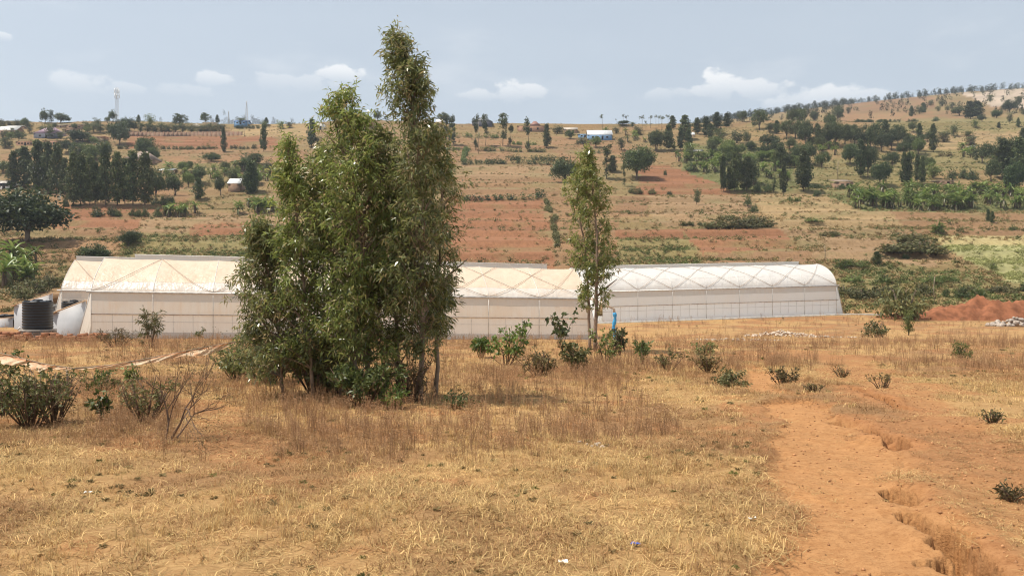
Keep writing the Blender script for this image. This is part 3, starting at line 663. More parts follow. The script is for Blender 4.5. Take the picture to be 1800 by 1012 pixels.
# concrete channel in front of the second greenhouse
g = G(); a = np.array([GH2A[0] - 1, GH2A[1] - 1.4, 0]); b = np.array([GH2B[0] + 5.5, GH2B[1] + .6, 0])
tt = np.linspace(0, 1, 24)[:, None]; P = a + (b - a) * tt; P[:, 2] = H(P[:, 0], P[:, 1])
dn = unit(b - a); nn = np.array([-dn[1], dn[0], 0]); sec = [(-.25, -.2), (-.25, .14), (.2, .14), (.2, -.2)]
V = np.concatenate([P + nn * s_ + np.array([0, 0, z_]) for s_, z_ in sec]); i = np.arange(23); qs = [np.stack([i + 24 * k, i + 1 + 24 * k, i + 1 + 24 * ((k + 1) % 4), i + 24 * ((k + 1) % 4)], 1) for k in range(4)]
g.add(V, np.concatenate(qs)); tag(g.build('concrete_kerb', M['kerb']), 'low grey concrete kerb along the foot of the white greenhouse', 'kerb', kind='thing')

# sheds with sloping sheet roofs at the end of the dusty greenhouse
M['panel'] = plain('shed_panel', (.47, .48, .50), .6, .08, 1.2, .4, .1)
M['sheet'] = plain('dusty_sheet', (.66, .47, .31), .8, .15, 1.0)
M['tank'] = plain('black_plastic', (.012, .012, .013), .38, .3, 2, .5, .1)
M['stone'] = plain('masonry_stone', (.34, .26, .20), .9, .3, 3)
M['mortar'] = plain('mortar', (.40, .35, .30), .95, .2, 4)
M['bluetube'] = plain('blue_plastic_tube', (.05, .33, .62), .4, .2, 5, .5)
def shed(name, x0p, x1p, d, ylo, yhi, depth, label):
    xa, xb = (x0p - CX) / FPX * d, (x1p - CX) / FPX * d; za, zb = (CY - ylo) / FPX * d, (CY - yhi) / FPX * d
    zg = min(on(xa, d)[2], on(xb, d)[2]) - .15
    root = empty(name, (xa, d, zg)); tag(root, label, 'shed')
    l = xb - xa; g = G()
    for (ya, yb, nm) in ((0, .06, 'side_panel'), (depth - .06, depth, 'side_panel')):
        g = G(); V = [[0, ya, 0], [l, ya, 0], [l, ya, zb - zg], [0, ya, za - zg], [0, yb, 0], [l, yb, 0], [l, yb, zb - zg], [0, yb, za - zg]]
        g.add(V, [[0, 1, 2, 3], [5, 4, 7, 6], [3, 2, 6, 7], [0, 3, 7, 4], [1, 5, 6, 2]]); g.build(nm, M['panel'], root)
    g = G(); box(g, (-.06, .062, 0), (0, depth - .062, za - zg)); g.build('end_panel', M['panel'], root)
    g = G(); h0, h1 = za - zg + .01, zb - zg + .01
    V = [[-.25, -.15, h0 - .08], [l, -.15, h1], [l, depth + .15, h1], [-.25, depth + .15, h0 - .08]]; V += [[a_, b_, c_ + .06] for a_, b_, c_ in V]
    g.add(V, [[0, 3, 2, 1], [4, 5, 6, 7], [0, 1, 5, 4], [1, 2, 6, 5], [2, 3, 7, 6], [3, 0, 4, 7]]); g.build('sheet_roof', M['sheet'], root); return root
shed('shed', 94, 150, 60.5, 551, 529, 7.2, 'grey panel shed with sloping tan top against the end of the dusty greenhouse')
shed('shed', 25, 92, 67.5, 537, 516, 7.2, 'grey panel shed with sloping tan top behind the large black tank')
shed('shed', -30, 22, 70, 562, 558, 4, 'low tan sheet roof shed at the photo edge beside the tank')
def tank(px, d, w, h, zb, label):
    x = (px - CX) / FPX * d; root = empty('water_tank', (x, d, zb)); tag(root, label, 'water tank', 'black plastic water tanks')
    r = w / 2; zz, rr = [], []
    for k in range(9):
        z0 = h * (.04 + .84 * k / 9); zz += [z0, z0 + h * .02, z0 + h * .065, z0 + h * .085]; rr += [r * .96, r, r, r * .96]
    zz = [0] + zz + [h * .89, h * .93, h * .94, h * .97]; rr = [r * .96] + rr + [r * 1.0, r * 1.0, r * .9, r * .35]
    def lathe(zz, rr, nm, m, sides=32):
        g = G(); a = np.arange(sides) / sides * 2 * np.pi
        V = np.stack([np.outer(rr, np.cos(a)), np.outer(rr, np.sin(a)), np.repeat(np.array(zz)[:, None], sides, 1)], -1).reshape(-1, 3)
        i = np.arange(len(zz) - 1)[:, None] * sides; j = np.arange(sides)[None]; k = (j + 1) % sides
        n = len(zz); V = np.concatenate([V, [[0, 0, zz[-1]]]]); g.add(V, np.stack([i + j, i + k, i + sides + k, i + sides + j], -1).reshape(-1, 4), [[(n - 1) * sides + q_, (n - 1) * sides + (q_ + 1) % sides, n * sides] for q_ in range(sides)])
        return g.build(nm, m, root, True)
    lathe(zz, rr, 'tank_body', M['tank']); lathe([h * .96, h * 1.0, h * 1.005, h * 1.02], [r * .34, r * .34, r * .3, r * .1], 'tank_lid', M['tank'], 20)
    for k in range(6):
        a = k / 6 * 6.283; g = G(); box(g, (r * .62, -r * .09, h * .93), (r * .98, r * .09, h * .975), M=np.array(Matrix.Rotation(a, 4, 'Z'))); g.build('lifting_lug', M['tank'], root)
    g = G(); tube(g, [(-r * .62, -r * .98, h * .05), (-r * .72, -r * 1.25, h * .02), (-r * .5, -r * 1.3, h * .1)], .05, 6); g.build('outlet_pipe', M['pvc'], root); return root
dT = 57.0; zT = (CY - 578.5) / FPX * dT; xT = (66.5 - CX) / FPX * dT
tank(66.5, dT, 1.86, 1.98, zT, 'large ribbed black water tank on a round stone plinth')
zt2 = on((130 - CX) / FPX * 63.5, 64.9)[2]
tank(130, 64.9, 1.7, (CY - 527.5) / FPX * 64.9 - zt2, zt2, 'black tank showing only its top above the shed roof')
p3 = on((8 - CX) / FPX * 76, 76); tank(8, 76, 1.6, (CY - 552) / FPX * 76 - p3[2], p3[2], 'small dark tank top at the photo edge behind a low tan roof')
# masonry plinth, stone by stone
root = empty('tank_plinth', (xT, dT, zT - .62)); tag(root, 'round masonry plinth of rough stones under the large black tank', 'plinth')
g = G(); a = np.arange(28) / 28 * 2 * np.pi; ring = lambda r_, z_: np.stack([r_ * np.cos(a), r_ * np.sin(a), 0 * a + z_], 1)
V = np.concatenate([ring(1.05, -.5), ring(1.05, .54), [[0, 0, .54]]]); g.add(V, [[k, (k + 1) % 28, 28 + (k + 1) % 28, 28 + k] for k in range(28)], [[28 + k, 28 + (k + 1) % 28, 56] for k in range(28)]); g.build('core', M['mortar'], root)
g = G(); V = np.concatenate([ring(1.14, .545), ring(1.14, .615), [[0, 0, .615]]]); g.add(V, [[k, (k + 1) % 28, 28 + (k + 1) % 28, 28 + k] for k in range(28)], [[28 + k, 28 + (k + 1) % 28, 56] for k in range(28)]); g.build('coping', M['mortar'], root)
for r_ in range(3):
    for k in range(16):
        a0 = (k + (r_ % 2) * .5 + rng.uniform(-.1, .1)) / 16 * 6.283; g = G(); hw = rng.uniform(.14, .19)
        box(g, (.98, -hw, -.10 + r_ * .21), (1.08 + rng.uniform(0, .04), hw, .08 + r_ * .21 + rng.uniform(-.02, .01)), rng.random(), np.array(Matrix.Rotation(a0, 4, 'Z'))); g.build('stone', M['stone'], root)
# gutter downpipe with its blue hose at the near greenhouse corner
pa = W1(L1 + .25, -.05, GUT + .02) + np.array([GH1A[0], GH1A[1], GH1Z[0]])
root = empty('downpipe', pa); tag(root, 'brown gutter pipe ending in a hanging blue hose at the greenhouse corner', 'pipe')
dz = 64.0; e = np.array([(1077 - CX) / FPX * dz, dz, (CY - 541) / FPX * dz]); f0 = e + np.array([.12, 0, -.35]); f1 = np.array([(1080 - CX) / FPX * dz, dz, (CY - 600) / FPX * dz])
g = G(); tube(g, [np.zeros(3), e - pa], .10, 7); g.build('pipe', M['rail'], root)
g = G(); tube(g, [e - pa, e - pa + [.1, 0, -.1], f0 - pa], [.1, .1, .09], 7); g.build('elbow', M['rail'], root)
g = G(); t = np.linspace(0, 1, 12)[:, None]; hp = f0 - pa + (f1 - f0) * t + np.stack([.06 * np.sin(t[:, 0] * 9), 0 * t[:, 0], 0 * t[:, 0]], 1); tube(g, hp, .13 + .035 * np.sin(np.arange(12) * 2.1), 8); g.build('hose', M['bluetube'], root, True)
# ------------------------------------------------------------------ trees
ORD = 'first second third fourth fifth sixth seventh eighth ninth tenth eleventh twelfth thirteenth fourteenth fifteenth sixteenth seventeenth eighteenth nineteenth twentieth'.split()
def ordn(i):
    if i < 20: return ORD[i]
    t = {2: 'twenty', 3: 'thirty', 4: 'forty', 5: 'fifty', 6: 'sixty', 7: 'seventy'}; n = i + 1
    if n % 10 == 0: return {2: 'twentieth', 3: 'thirtieth', 4: 'fortieth', 5: 'fiftieth', 6: 'sixtieth', 7: 'seventieth'}[n // 10]
    return t[n // 10] + '-' + ORD[n % 10 - 1]
def clumps(g, C, rad, per, L, W, tb=0.0, zsq=.8):
    """Leaf clumps: leaves spread over small uneven lumps."""
    for c, r in zip(C, rad):
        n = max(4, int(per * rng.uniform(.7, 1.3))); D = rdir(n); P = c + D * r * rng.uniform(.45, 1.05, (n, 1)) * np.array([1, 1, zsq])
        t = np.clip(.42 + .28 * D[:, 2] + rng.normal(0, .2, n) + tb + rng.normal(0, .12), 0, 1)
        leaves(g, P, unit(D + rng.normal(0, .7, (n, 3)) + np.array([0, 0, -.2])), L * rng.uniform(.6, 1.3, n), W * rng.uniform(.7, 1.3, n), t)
# every kind is modelled at unit height and scaled per tree
def k_column(seed, wid=.17, base=.12, dense=115, lean=0.0):
    tr, cr = G(), G(); top = np.array([rng.normal(0, .02) + lean, rng.normal(0, .02), 1.0])
    st = np.array([[0, 0, -.03], [rng.normal(0, .008), 0, .3], top * .65 + np.array([rng.normal(0, .012), 0, 0]), top * .97]); tube(tr, st, [.014, .011, .008, .003], 5)
    C, Rr = [], []
    for i in range(dense):
        z = base + (1 - base) * (i + rng.random()) / dense; f = (z - base) / (1 - base)
        prof = wid * (min(1, .45 + 2.2 * f) * (1 - f ** 2.6) + .10) * rng.uniform(.55, 1.25); a = rng.uniform(0, 6.283); rr = prof * math.sqrt(rng.uniform(.1, 1))
        C.append(np.array([top[0] * z + rr * math.cos(a), top[1] * z + rr * math.sin(a), z])); Rr.append(wid * rng.uniform(.22, .42))
        if i % 4 == 0: tube(tr, [[top[0] * (z - .05), top[1] * (z - .05), z - .05], C[-1]], [.005, .002], 4)
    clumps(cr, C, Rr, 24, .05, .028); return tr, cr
def k_round(seed, wid=.5, base=.14, nl=5, n=240, L=.055, W=.03):
    tr, cr = G(), G(); C, Rr = [], []
    tube(tr, [[0, 0, -.03], [.01, 0, base * .7], [rng.normal(0, .02), 0, base + .15]], [.035, .028, .02], 7)
    lobes = [(np.array([rng.uniform(-.45, .45) * wid, rng.uniform(-.45, .45) * wid, base + (1 - base) * rng.uniform(.3, .62)]), rng.uniform(.5, .7)) for _ in range(nl)] + [(np.array([0, 0, base + (1 - base) * .52]), .95)]
    for c, r in lobes: tube(tr, [[0, 0, base + .02], c * np.array([.5, .5, .8]), c], [.02, .012, .005], 5)
    for i in range(n):
        c, r = lobes[rng.integers(len(lobes))]; D = rdir(1, -.75, 1)[0]; p = c + D * np.array([wid * r, wid * r, (1 - base) * .5 * r]) * rng.uniform(.6, 1.0)
        p[2] = max(p[2], base * rng.uniform(.75, 1.3)); C.append(p); Rr.append(wid * rng.uniform(.10, .2))
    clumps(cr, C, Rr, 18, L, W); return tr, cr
def k_pruned(seed, n=8, wid=.11):
    tr, cr = G(), G(); bend = rng.normal(0, .03); pts = [[bend * math.sin(z * 5), bend * .5 * math.cos(z * 4), z] for z in np.linspace(-.03, .97, 8)]
    tube(tr, pts, np.linspace(.013, .005, 8), 5); C, Rr = [], []; zs = np.concatenate([rng.uniform(.12, .6, n // 2), rng.uniform(.6, .97, n - n // 2 + 3)])
    for z in zs:
        a = rng.uniform(0, 6.28); rr = wid * rng.uniform(.2, .75) * (1.35 if z > .7 else .6); c = np.array([bend * math.sin(z * 5) + rr * math.cos(a), rr * math.sin(a), z]); tube(tr, [[bend * math.sin(z * 5), 0, z - .05], c], [.006, .003], 4)
        for q_ in range(4): C.append(c + rng.normal(0, .035, 3)); Rr.append(rng.uniform(.035, .065))
    clumps(cr, C, Rr, 24, .05, .026, -.05); return tr, cr
def k_tuft(seed, wid=.16):
    tr, cr = G(), G(); ln = rng.normal(0, .05); pts = [[ln * z * z, 0, z] for z in np.linspace(-.03, .85, 6)]; tube(tr, pts, np.linspace(.014, .008, 6), 5); C, Rr = [], []
    for i in range(9):
        a = rng.uniform(0, 6.28); c = np.array([ln + wid * rng.uniform(.2, 1) * math.cos(a), wid * rng.uniform(.2, 1) * math.sin(a), rng.uniform(.78, 1.0)]); tube(tr, [[ln * .7, 0, .82], c], [.006, .003], 4); C.append(c); Rr.append(rng.uniform(.04, .08))
    clumps(cr, C, Rr, 20, .05, .025); return tr, cr
def k_loose(seed, wid=.34, base=.1, n=120):
    tr, cr = G(), G(); C, Rr = [], []
    for s in range(4):
        a = rng.uniform(0, 6.28); e = np.array([wid * .7 * rng.random() * math.cos(a), wid * .7 * rng.random() * math.sin(a), rng.uniform(.75, .95)]); tube(tr, [[0, 0, -.02], e * np.array([.3, .3, .45]), e], [.018, .012, .004], 5)
        for i in range(n // 4):
            t = rng.uniform(base / .9 + .1, 1.05); c = e * t + rng.normal(0, wid * .33, 3) * np.array([1, 1, .5]); c[2] = max(c[2], base); C.append(c); Rr.append(rng.uniform(.05, .1))
    clumps(cr, C, Rr, 15, .055, .026, .1); return tr, cr
def k_bush(seed, wid=.6):
    tr, cr = G(), G(); C, Rr = [], []
    for i in range(6):
        a = rng.uniform(0, 6.28); tube(tr, [[0, 0, -.05], [wid * .5 * math.cos(a), wid * .5 * math.sin(a), .6]], [.03, .01], 4)
    for i in range(60):
        D = rdir(1, -.2, 1)[0]; f = rng.uniform(.35, 1); C.append(np.array([D[0] * wid * f, D[1] * wid * f, .12 + .78 * abs(D[2]) * f * rng.uniform(.7, 1.1)])); Rr.append(rng.uniform(.08, .17))
    clumps(cr, C, Rr, 15, .11, .055); return tr, cr
def k_banana(seed):
    tr, cr = G(), G(); ns = rng.integers(2, 4)
    for s in range(ns):
        a = rng.uniform(0, 6.28); b = np.array([.16 * math.cos(a), .16 * math.sin(a), 0]) * (s > 0); h = rng.uniform(.38, .55) * (1 if s == 0 else .75); tube(tr, [b + [0, 0, -.03], b + [0, 0, h * .6], b + [0, 0, h]], [.045, .038, .022], 6)
        for k in range(11):
            an = rng.uniform(0, 6.28); up = rng.uniform(.35, 1.5) if k < 9 else -.5; l = rng.uniform(.34, .55); w = rng.uniform(.035, .055); t = np.linspace(0, 1, 7); dr = rng.uniform(.5, 1.1)
            dx = np.array([math.cos(an), math.sin(an)]); r_ = l * (t * .85); z_ = h + l * (up * t * .75 - dr * t * t * .75); sd = np.array([-dx[1], dx[0], 0]); wv = w * np.sin(np.clip(.08 + t * .95, 0, 1) * np.pi) ** .6
            mid_ = b + np.stack([dx[0] * r_, dx[1] * r_, z_], 1); V = np.concatenate([mid_ + sd * wv[:, None] + [0, 0, .015], mid_ - [0, 0, .012], mid_ - sd * wv[:, None] + [0, 0, .015]]); i = np.arange(6)
            cr.add(V, np.concatenate([np.stack([i, i + 1, i + 8, i + 7], 1), np.stack([i + 7, i + 8, i + 15, i + 14], 1)]), None, rng.uniform(.25, 1) if k < 9 else rng.uniform(0, .12))
    return tr, cr
KIND = {'g': (k_column, 6, 'grev', {}), 'c': (k_column, 3, 'mango', dict(wid=.2, base=.04, dense=130)), 'm': (k_round, 4, 'mango', dict(wid=.5, n=340, base=.1)), 'r': (k_round, 4, 'grev', dict(wid=.42, n=170)), 'a': (k_round, 3, 'green', dict(wid=.5, base=.08, n=170, L=.07, W=.035)),
        'p': (k_pruned, 5, 'grev', {}), 'e': (k_tuft, 4, 'grev', {}), 'l': (k_loose, 4, 'green', {}), 'd': (k_loose, 3, 'grev', {}), 'b': (k_bush, 4, 'mango', {}), 's': (k_bush, 3, 'sage', {}), 'y': (k_bush, 3, 'green', {}), 'n': (k_banana, 5, 'banana', {})}
LIB = {}
NAMEOF = {'g': 'tree', 'c': 'tree', 'm': 'tree', 'r': 'tree', 'a': 'tree', 'p': 'tree', 'e': 'tree', 'l': 'tree', 'd': 'tree', 'b': 'bush', 's': 'bush', 'y': 'bush', 'n': 'banana_plant'}
def lib(k):
    if k not in LIB:
        fn, nv, mt, kw = KIND[k]; LIB[k] = []
        for v in range(nv):
            tr, cr = fn(v, **kw); V = cr.arrays()[0]; w = np.percentile(np.abs(V[:, :2]).max(1), 96) * 2
            nm = 'crown' if NAMEOF[k] == 'tree' else ('leaves' if k == 'n' else 'foliage')
            LIB[k].append((tr.mesh('trunk' if k != 'n' else 'stem', M['bark']), cr.mesh(nm, M[mt]), w, np.percentile(V[:, 2], 99.5)))
    return LIB[k]
ALL = {}
def plant(k, px, base, top, wpx, group, d=None, nm=None):
    p = gp(px, base) if d is None else atd(px, d); s = mpp(p); h = max((base - top) * s, .3); tm, cm, w0, z0 = lib(k)[rng.integers(len(lib(k)))]
    root = empty(nm or {'g': 'tree', 'p': 'pruned_tree', 'e': 'slender_tree', 'm': 'mango_tree', 'n': 'banana_plant', 'b': 'bush', 's': 'bush', 'y': 'bush'}.get(k, 'tree'), p, rng.uniform(0, 6.28))
    sx = (wpx * s) / w0 if wpx else h / z0
    root.scale = (sx, sx, h / z0)
    for me, n_ in ((tm, tm.name.split('.')[0]), (cm, cm.name.split('.')[0])):
        o = bpy.data.objects.new(n_, me); COL.objects.link(o); o.parent = root
    ALL.setdefault(group, []).append((px, base, root, k)); return root
def label_groups(DESC):
    for gname, items in ALL.items():
        desc, cat, share = DESC[gname]; items.sort(key=lambda t: t[0])
        for i, (px, b, root, k) in enumerate(items):
            if share or len(items) == 1: lab = desc
            else: lab = '%s from left %s' % (ordn(i), desc)
            tag(root, lab, cat, gname if len(items) > 1 else None)
Z = {'A': (0, 140, 3.893), 'B': (400, 140, 3.893), 'C': (780, 140, 3.893), 'D': (1100, 140, 3.893), 'E': (1400, 120, 3.615)}
def batch(reg, group, rows):
    ox, oy, s = Z[reg]
    for (k, x, b, t, w) in rows: plant(k, ox + x / s, oy + b / s, oy + t / s, w / s, group)
batch('A', 'crest_left', [('r', 310, 300, 198, 60), ('d', 350, 300, 205, 45), ('r', 415, 302, 228, 105), ('r', 775, 285, 207, 55), ('r', 735, 300, 255, 35), ('d', 665, 335, 265, 60), ('g', 948, 300, 243, 25), ('l', 1025, 340, 235, 65), ('r', 1230, 330, 235, 90), ('r', 1405, 292, 220, 65), ('g', 1487, 290, 228, 28), ('d', 1650, 295, 250, 60), ('d', 60, 320, 280, 70), ('d', 120, 320, 275, 60), ('d', 190, 325, 280, 70), ('d', 15, 330, 270, 60)])
batch('A', 'orchard_row', [('d', x, 358 + (i % 3) * 3, 288 + (i * 7) % 22, 70) for i, x in enumerate((590, 640, 690, 745, 960, 1010, 1060, 1105, 1150, 1200, 1250, 1310, 1370, 1420, 1470, 1520))])
batch('A', 'upper_left', [('m', 885, 355, 262, 105), ('m', 820, 452, 275, 130), ('m', 548, 435, 350, 130), ('m', 1000, 525, 395, 130), ('m', 1055, 555, 455, 75), ('c', 1532, 492, 328, 38), ('r', 480, 505, 400, 110), ('r', 535, 550, 430, 120), ('a', 600, 565, 440, 110), ('r', 650, 550, 430, 120), ('a', 705, 530, 420, 100), ('r', 130, 425, 350, 70), ('d', 40, 470, 390, 90), ('d', 340, 405, 300, 70), ('a', 80, 410, 360, 60), ('r', 290, 500, 425, 70), ('m', 1445, 560, 500, 110), ('r', 150, 540, 470, 80), ('a', 20, 640, 560, 90)])
batch('A', 'left_belt', [('g', 85, 752, 490, 70), ('g', 165, 748, 460, 110), ('g', 262, 772, 420, 100), ('g', 328, 786, 425, 95), ('g', 388, 792, 440, 95), ('g', 445, 802, 540, 70), ('g', 502, 860, 500, 90), ('g', 552, 862, 510, 95), ('g', 615, 862, 520, 90), ('g', 722, 862, 440, 85), ('g', 803, 862, 500, 100), ('g', 910, 862, 490, 115), ('g', 992, 862, 500, 115), ('r', 1065, 835, 600, 110), ('g', 650, 850, 560, 80), ('g', 690, 842, 590, 80), ('g', 580, 850, 540, 80), ('g', 855, 850, 540, 80)])
batch('A', 'left_middle', [('r', 1200, 792, 640, 120), ('r', 1372, 705, 590, 100), ('c', 1357, 815, 670, 75), ('c', 1715, 775, 560, 95), ('r', 1510, 792, 660, 75), ('r', 1700, 620, 540, 110), ('d', 1590, 690, 600, 110), ('a', 1290, 740, 630, 80)])
batch('A', 'clipped_shrubs', [('b', 670, 937, 860, 95), ('b', 768, 932, 860, 60), ('b', 808, 937, 880, 50), ('b', 905, 932, 870, 50), ('b', 942, 937, 875, 42), ('b', 992, 937, 870, 55), ('b', 1080, 937, 865, 60), ('b', 1060, 852, 795, 65), ('b', 1120, 857, 790, 75), ('b', 1162, 852, 785, 60), ('b', 450, 860, 800, 40)])
plant('m', 48, 424, 333, 125, 'left_mango', nm='mango_tree')
plant('m', 165, 462, 428, 48, 'round_low_a', nm='bush'); plant('m', 226, 432, 404, 33, 'round_low_b', nm='bush')
batch('B', 'trees_behind_clump', [('g', 247, 492, 300, 48), ('g', 575, 462, 270, 62), ('d', 615, 458, 390, 60), ('c', 160, 770, 570, 105), ('r', 155, 600, 505, 150), ('d', 300, 690, 545, 110), ('g', 265, 285, 240, 28), ('l', 360, 340, 280, 60), ('d', 420, 330, 290, 50), ('r', 1475, 290, 218, 75), ('r', 1025, 290, 205, 50), ('d', 1520, 300, 250, 60), ('p', 1520, 470, 340, 30), ('p', 1545, 470, 330, 30), ('l', 250, 330, 285, 60)])
batch('C', 'pruned_row', [('p', 15, 452, 225, 40), ('p', 65, 450, 245, 42), ('p', 40, 455, 300, 30), ('p', 220, 482, 240, 40), ('p', 285, 452, 235, 48), ('p', 405, 452, 230, 62), ('p', 455, 457, 305, 40), ('p', 575, 492, 262, 50), ('g', 705, 472, 305, 55)])
batch('C', 'mangoes', [('m', 1320, 682, 465, 195), ('m', 832, 705, 530, 165)])
batch('C', 'middle_trees', [('a', 870, 402, 345, 70), ('b', 955, 442, 390, 95), ('p', 1115, 682, 440, 70), ('g', 1155, 632, 520, 62), ('p', 1235, 732, 560, 28), ('d', 1215, 482, 390, 65), ('r', 1460, 485, 350, 105), ('d', 1330, 380, 315, 60), ('d', 1180, 370, 325, 60), ('d', 780, 370, 315, 90), ('a', 1040, 470, 390, 70)])
batch('C', 'slender_row', [('e', 1085, 338, 238, 38), ('e', 1180, 302, 265, 14), ('e', 1228, 322, 248, 22), ('e', 1250, 322, 243, 30), ('e', 1358, 352, 240, 40), ('e', 1383, 357, 280, 18), ('e', 1415, 332, 245, 32), ('e', 1452, 322, 240, 24), ('e', 1472, 322, 246, 24), ('e', 1493, 347, 245, 42), ('e', 1535, 322, 240, 30), ('d', 1290, 328, 290, 45), ('m', 1225, 322, 295, 70)])
batch('D', 'right_columns', [('g', 320, 335, 248, 50), ('g', 295, 482, 310, 65), ('g', 375, 482, 330, 46), ('g', 408, 405, 245, 80), ('g', 430, 485, 330, 50), ('g', 490, 372, 262, 58), ('g', 550, 392, 255, 56), ('g', 580, 402, 300, 46), ('g', 622, 372, 225, 62), ('g', 692, 328, 230, 55), ('r', 800, 292, 215, 62), ('r', 915, 345, 205, 105)])
batch('D', 'right_grove', [('r', 985, 362, 300, 66), ('g', 1035, 372, 280, 46), ('r', 1130, 305, 205, 75), ('r', 1190, 305, 200, 95), ('d', 1290, 282, 220, 45), ('r', 1100, 405, 280, 95), ('r', 1160, 405, 260, 105), ('r', 1230, 425, 280, 95), ('g', 1310, 425, 300, 48), ('r', 1390, 325, 230, 75), ('r', 1450, 285, 190, 65), ('r', 970, 475, 370, 125), ('g', 1060, 607, 440, 88), ('a', 690, 505, 410, 115), ('a', 605, 485, 390, 95), ('d', 640, 435, 330, 95), ('d', 760, 435, 340, 95), ('d', 830, 435, 345, 65), ('m', 860, 480, 420, 90), ('r', 1250, 575, 420, 90), ('r', 1180, 585, 430, 105), ('r', 1120, 480, 390, 80), ('a', 930, 560, 490, 110), ('a', 770, 520, 440, 90), ('r', 1385, 455, 300, 80), ('r', 1430, 445, 260, 85), ('r', 1500, 445, 310, 95), ('r', 1540, 425, 310, 80), ('m', 1535, 575, 440, 110), ('r', 205, 485, 360, 95), ('a', 1010, 560, 480, 100), ('r', 1330, 480, 380, 80)])
batch('D', 'right_front_row', [('p', 655, 767, 520, 24), ('g', 668, 767, 520, 40), ('g', 708, 767, 600, 55), ('g', 745, 762, 500, 75), ('g', 825, 762, 530, 95), ('r', 872, 722, 540, 100), ('b', 900, 772, 700, 50), ('b', 970, 772, 700, 50), ('p', 1018, 742, 480, 20), ('g', 1080, 792, 560, 52), ('g', 1217, 762, 480, 105), ('d', 1010, 770, 710, 40), ('g', 780, 700, 520, 70)])
batch('D', 'plot_trees', [('d', 485, 855, 745, 66), ('b', 835, 865, 800, 55), ('b', 875, 912, 850, 55), ('b', 1310, 802, 755, 52), ('b', 440, 625, 560, 60), ('b', 270, 655, 615, 25), ('s', 90, 785, 735, 60), ('s', 45, 775, 735, 60), ('s', 180, 785, 740, 60), ('b', 300, 788, 760, 40)])
batch('E', 'far_right_grove', [('r', 215, 405, 295, 66), ('r', 250, 495, 350, 95), ('r', 190, 505, 360, 80), ('g', 140, 492, 360, 40), ('r', 60, 505, 330, 95), ('r', 310, 485, 370, 90), ('r', 370, 485, 370, 95), ('r', 430, 505, 360, 105), ('r', 500, 525, 350, 95), ('g', 560, 485, 330, 66), ('r', 605, 525, 380, 85), ('r', 645, 485, 360, 85), ('r', 692, 485, 380, 85), ('r', 742, 405, 340, 55), ('g', 785, 532, 350, 44), ('g', 870, 534, 355, 52), ('d', 1000, 432, 360, 66), ('d', 940, 470, 400, 110), ('r', 720, 535, 430, 90), ('r', 830, 470, 390, 70), ('r', 540, 530, 420, 90), ('d', 1110, 492, 430, 95)])
batch('E', 'right_belt', [('g', 410, 692, 450, 66), ('r', 455, 692, 470, 80), ('r', 340, 602, 480, 85), ('m', 530, 742, 600, 115), ('g', 685, 742, 535, 50), ('g', 715, 742, 540, 46), ('g', 768, 722, 550, 44), ('g', 800, 737, 560, 44), ('l', 870, 705, 600, 115), ('b', 990, 712, 640, 70), ('b', 1060, 702, 630, 60), ('b', 1120, 712, 640, 70), ('r', 1180, 605, 480, 105), ('r', 1235, 722, 560, 95), ('g', 1310, 702, 450, 105), ('m', 1375, 805, 600, 115), ('g', 1420, 722, 440, 105), ('r', 1352, 702, 450, 115), ('r', 1250, 585, 470, 70), ('d', 1290, 482, 430, 50), ('g', 1440, 455, 380, 45), ('r', 575, 600, 550, 60), ('r', 1400, 560, 440, 110), ('g', 1450, 700, 470, 90), ('c', 55, 742, 500, 80)])
batch('E', 'upper_right', [('r', 40, 335, 255, 75), ('r', 110, 335, 275, 45), ('r', 265, 335, 240, 66), ('c', 730, 307, 240, 32), ('c', 805, 282, 220, 40), ('d', 925, 238, 205, 44), ('r', 1035, 302, 240, 90), ('g', 1105, 322, 210, 80), ('g', 1150, 315, 210, 80), ('r', 1180, 342, 295, 50), ('m', 1270, 318, 268, 62), ('m', 1355, 282, 200, 80), ('r', 1405, 255, 180, 45), ('d', 1355, 347, 280, 36), ('c', 1285, 377, 345, 22), ('c', 1410, 372, 315, 24), ('d', 1230, 218, 165, 50), ('b', 885, 337, 305, 42), ('d', 850, 240, 205, 36), ('d', 900, 275, 240, 40), ('d', 960, 270, 235, 40), ('l', 1135, 375, 325, 50), ('d', 990, 260, 215, 40), ('l', 1090, 430, 395, 70), ('d', 1440, 300, 255, 40), ('d', 330, 290, 245, 36), ('d', 780, 290, 240, 60)])
batch('E', 'pair_shrubs', [('c', 1217, 972, 895, 28), ('c', 1243, 980, 908, 28)])
def fill(group, poly, n, lo, hi, kinds):
    xs_, ys_ = [p[0] for p in poly], [p[1] for p in poly]; c = 0
    while c < n:
        px, py = rng.uniform(min(xs_), max(xs_)), rng.uniform(min(ys_), max(ys_))
        if inpoly(np.array([px]), np.array([py]), poly)[0]: h = rng.uniform(lo, hi); plant(kinds[rng.integers(len(kinds))], px, py, py - h, h * rng.uniform(.7, 1.1), group); c += 1
fill('village_trees', [(0, 222), (150, 222), (215, 238), (180, 262), (0, 262)], 20, 10, 18, 'dardd'); fill('garden_trees', [(280, 300), (520, 296), (520, 330), (290, 335)], 9, 16, 26, 'ral')
fill('slope_trees', [(1190, 262), (1480, 255), (1640, 262), (1640, 300), (1400, 305), (1220, 290)], 30, 16, 28, 'raadr')
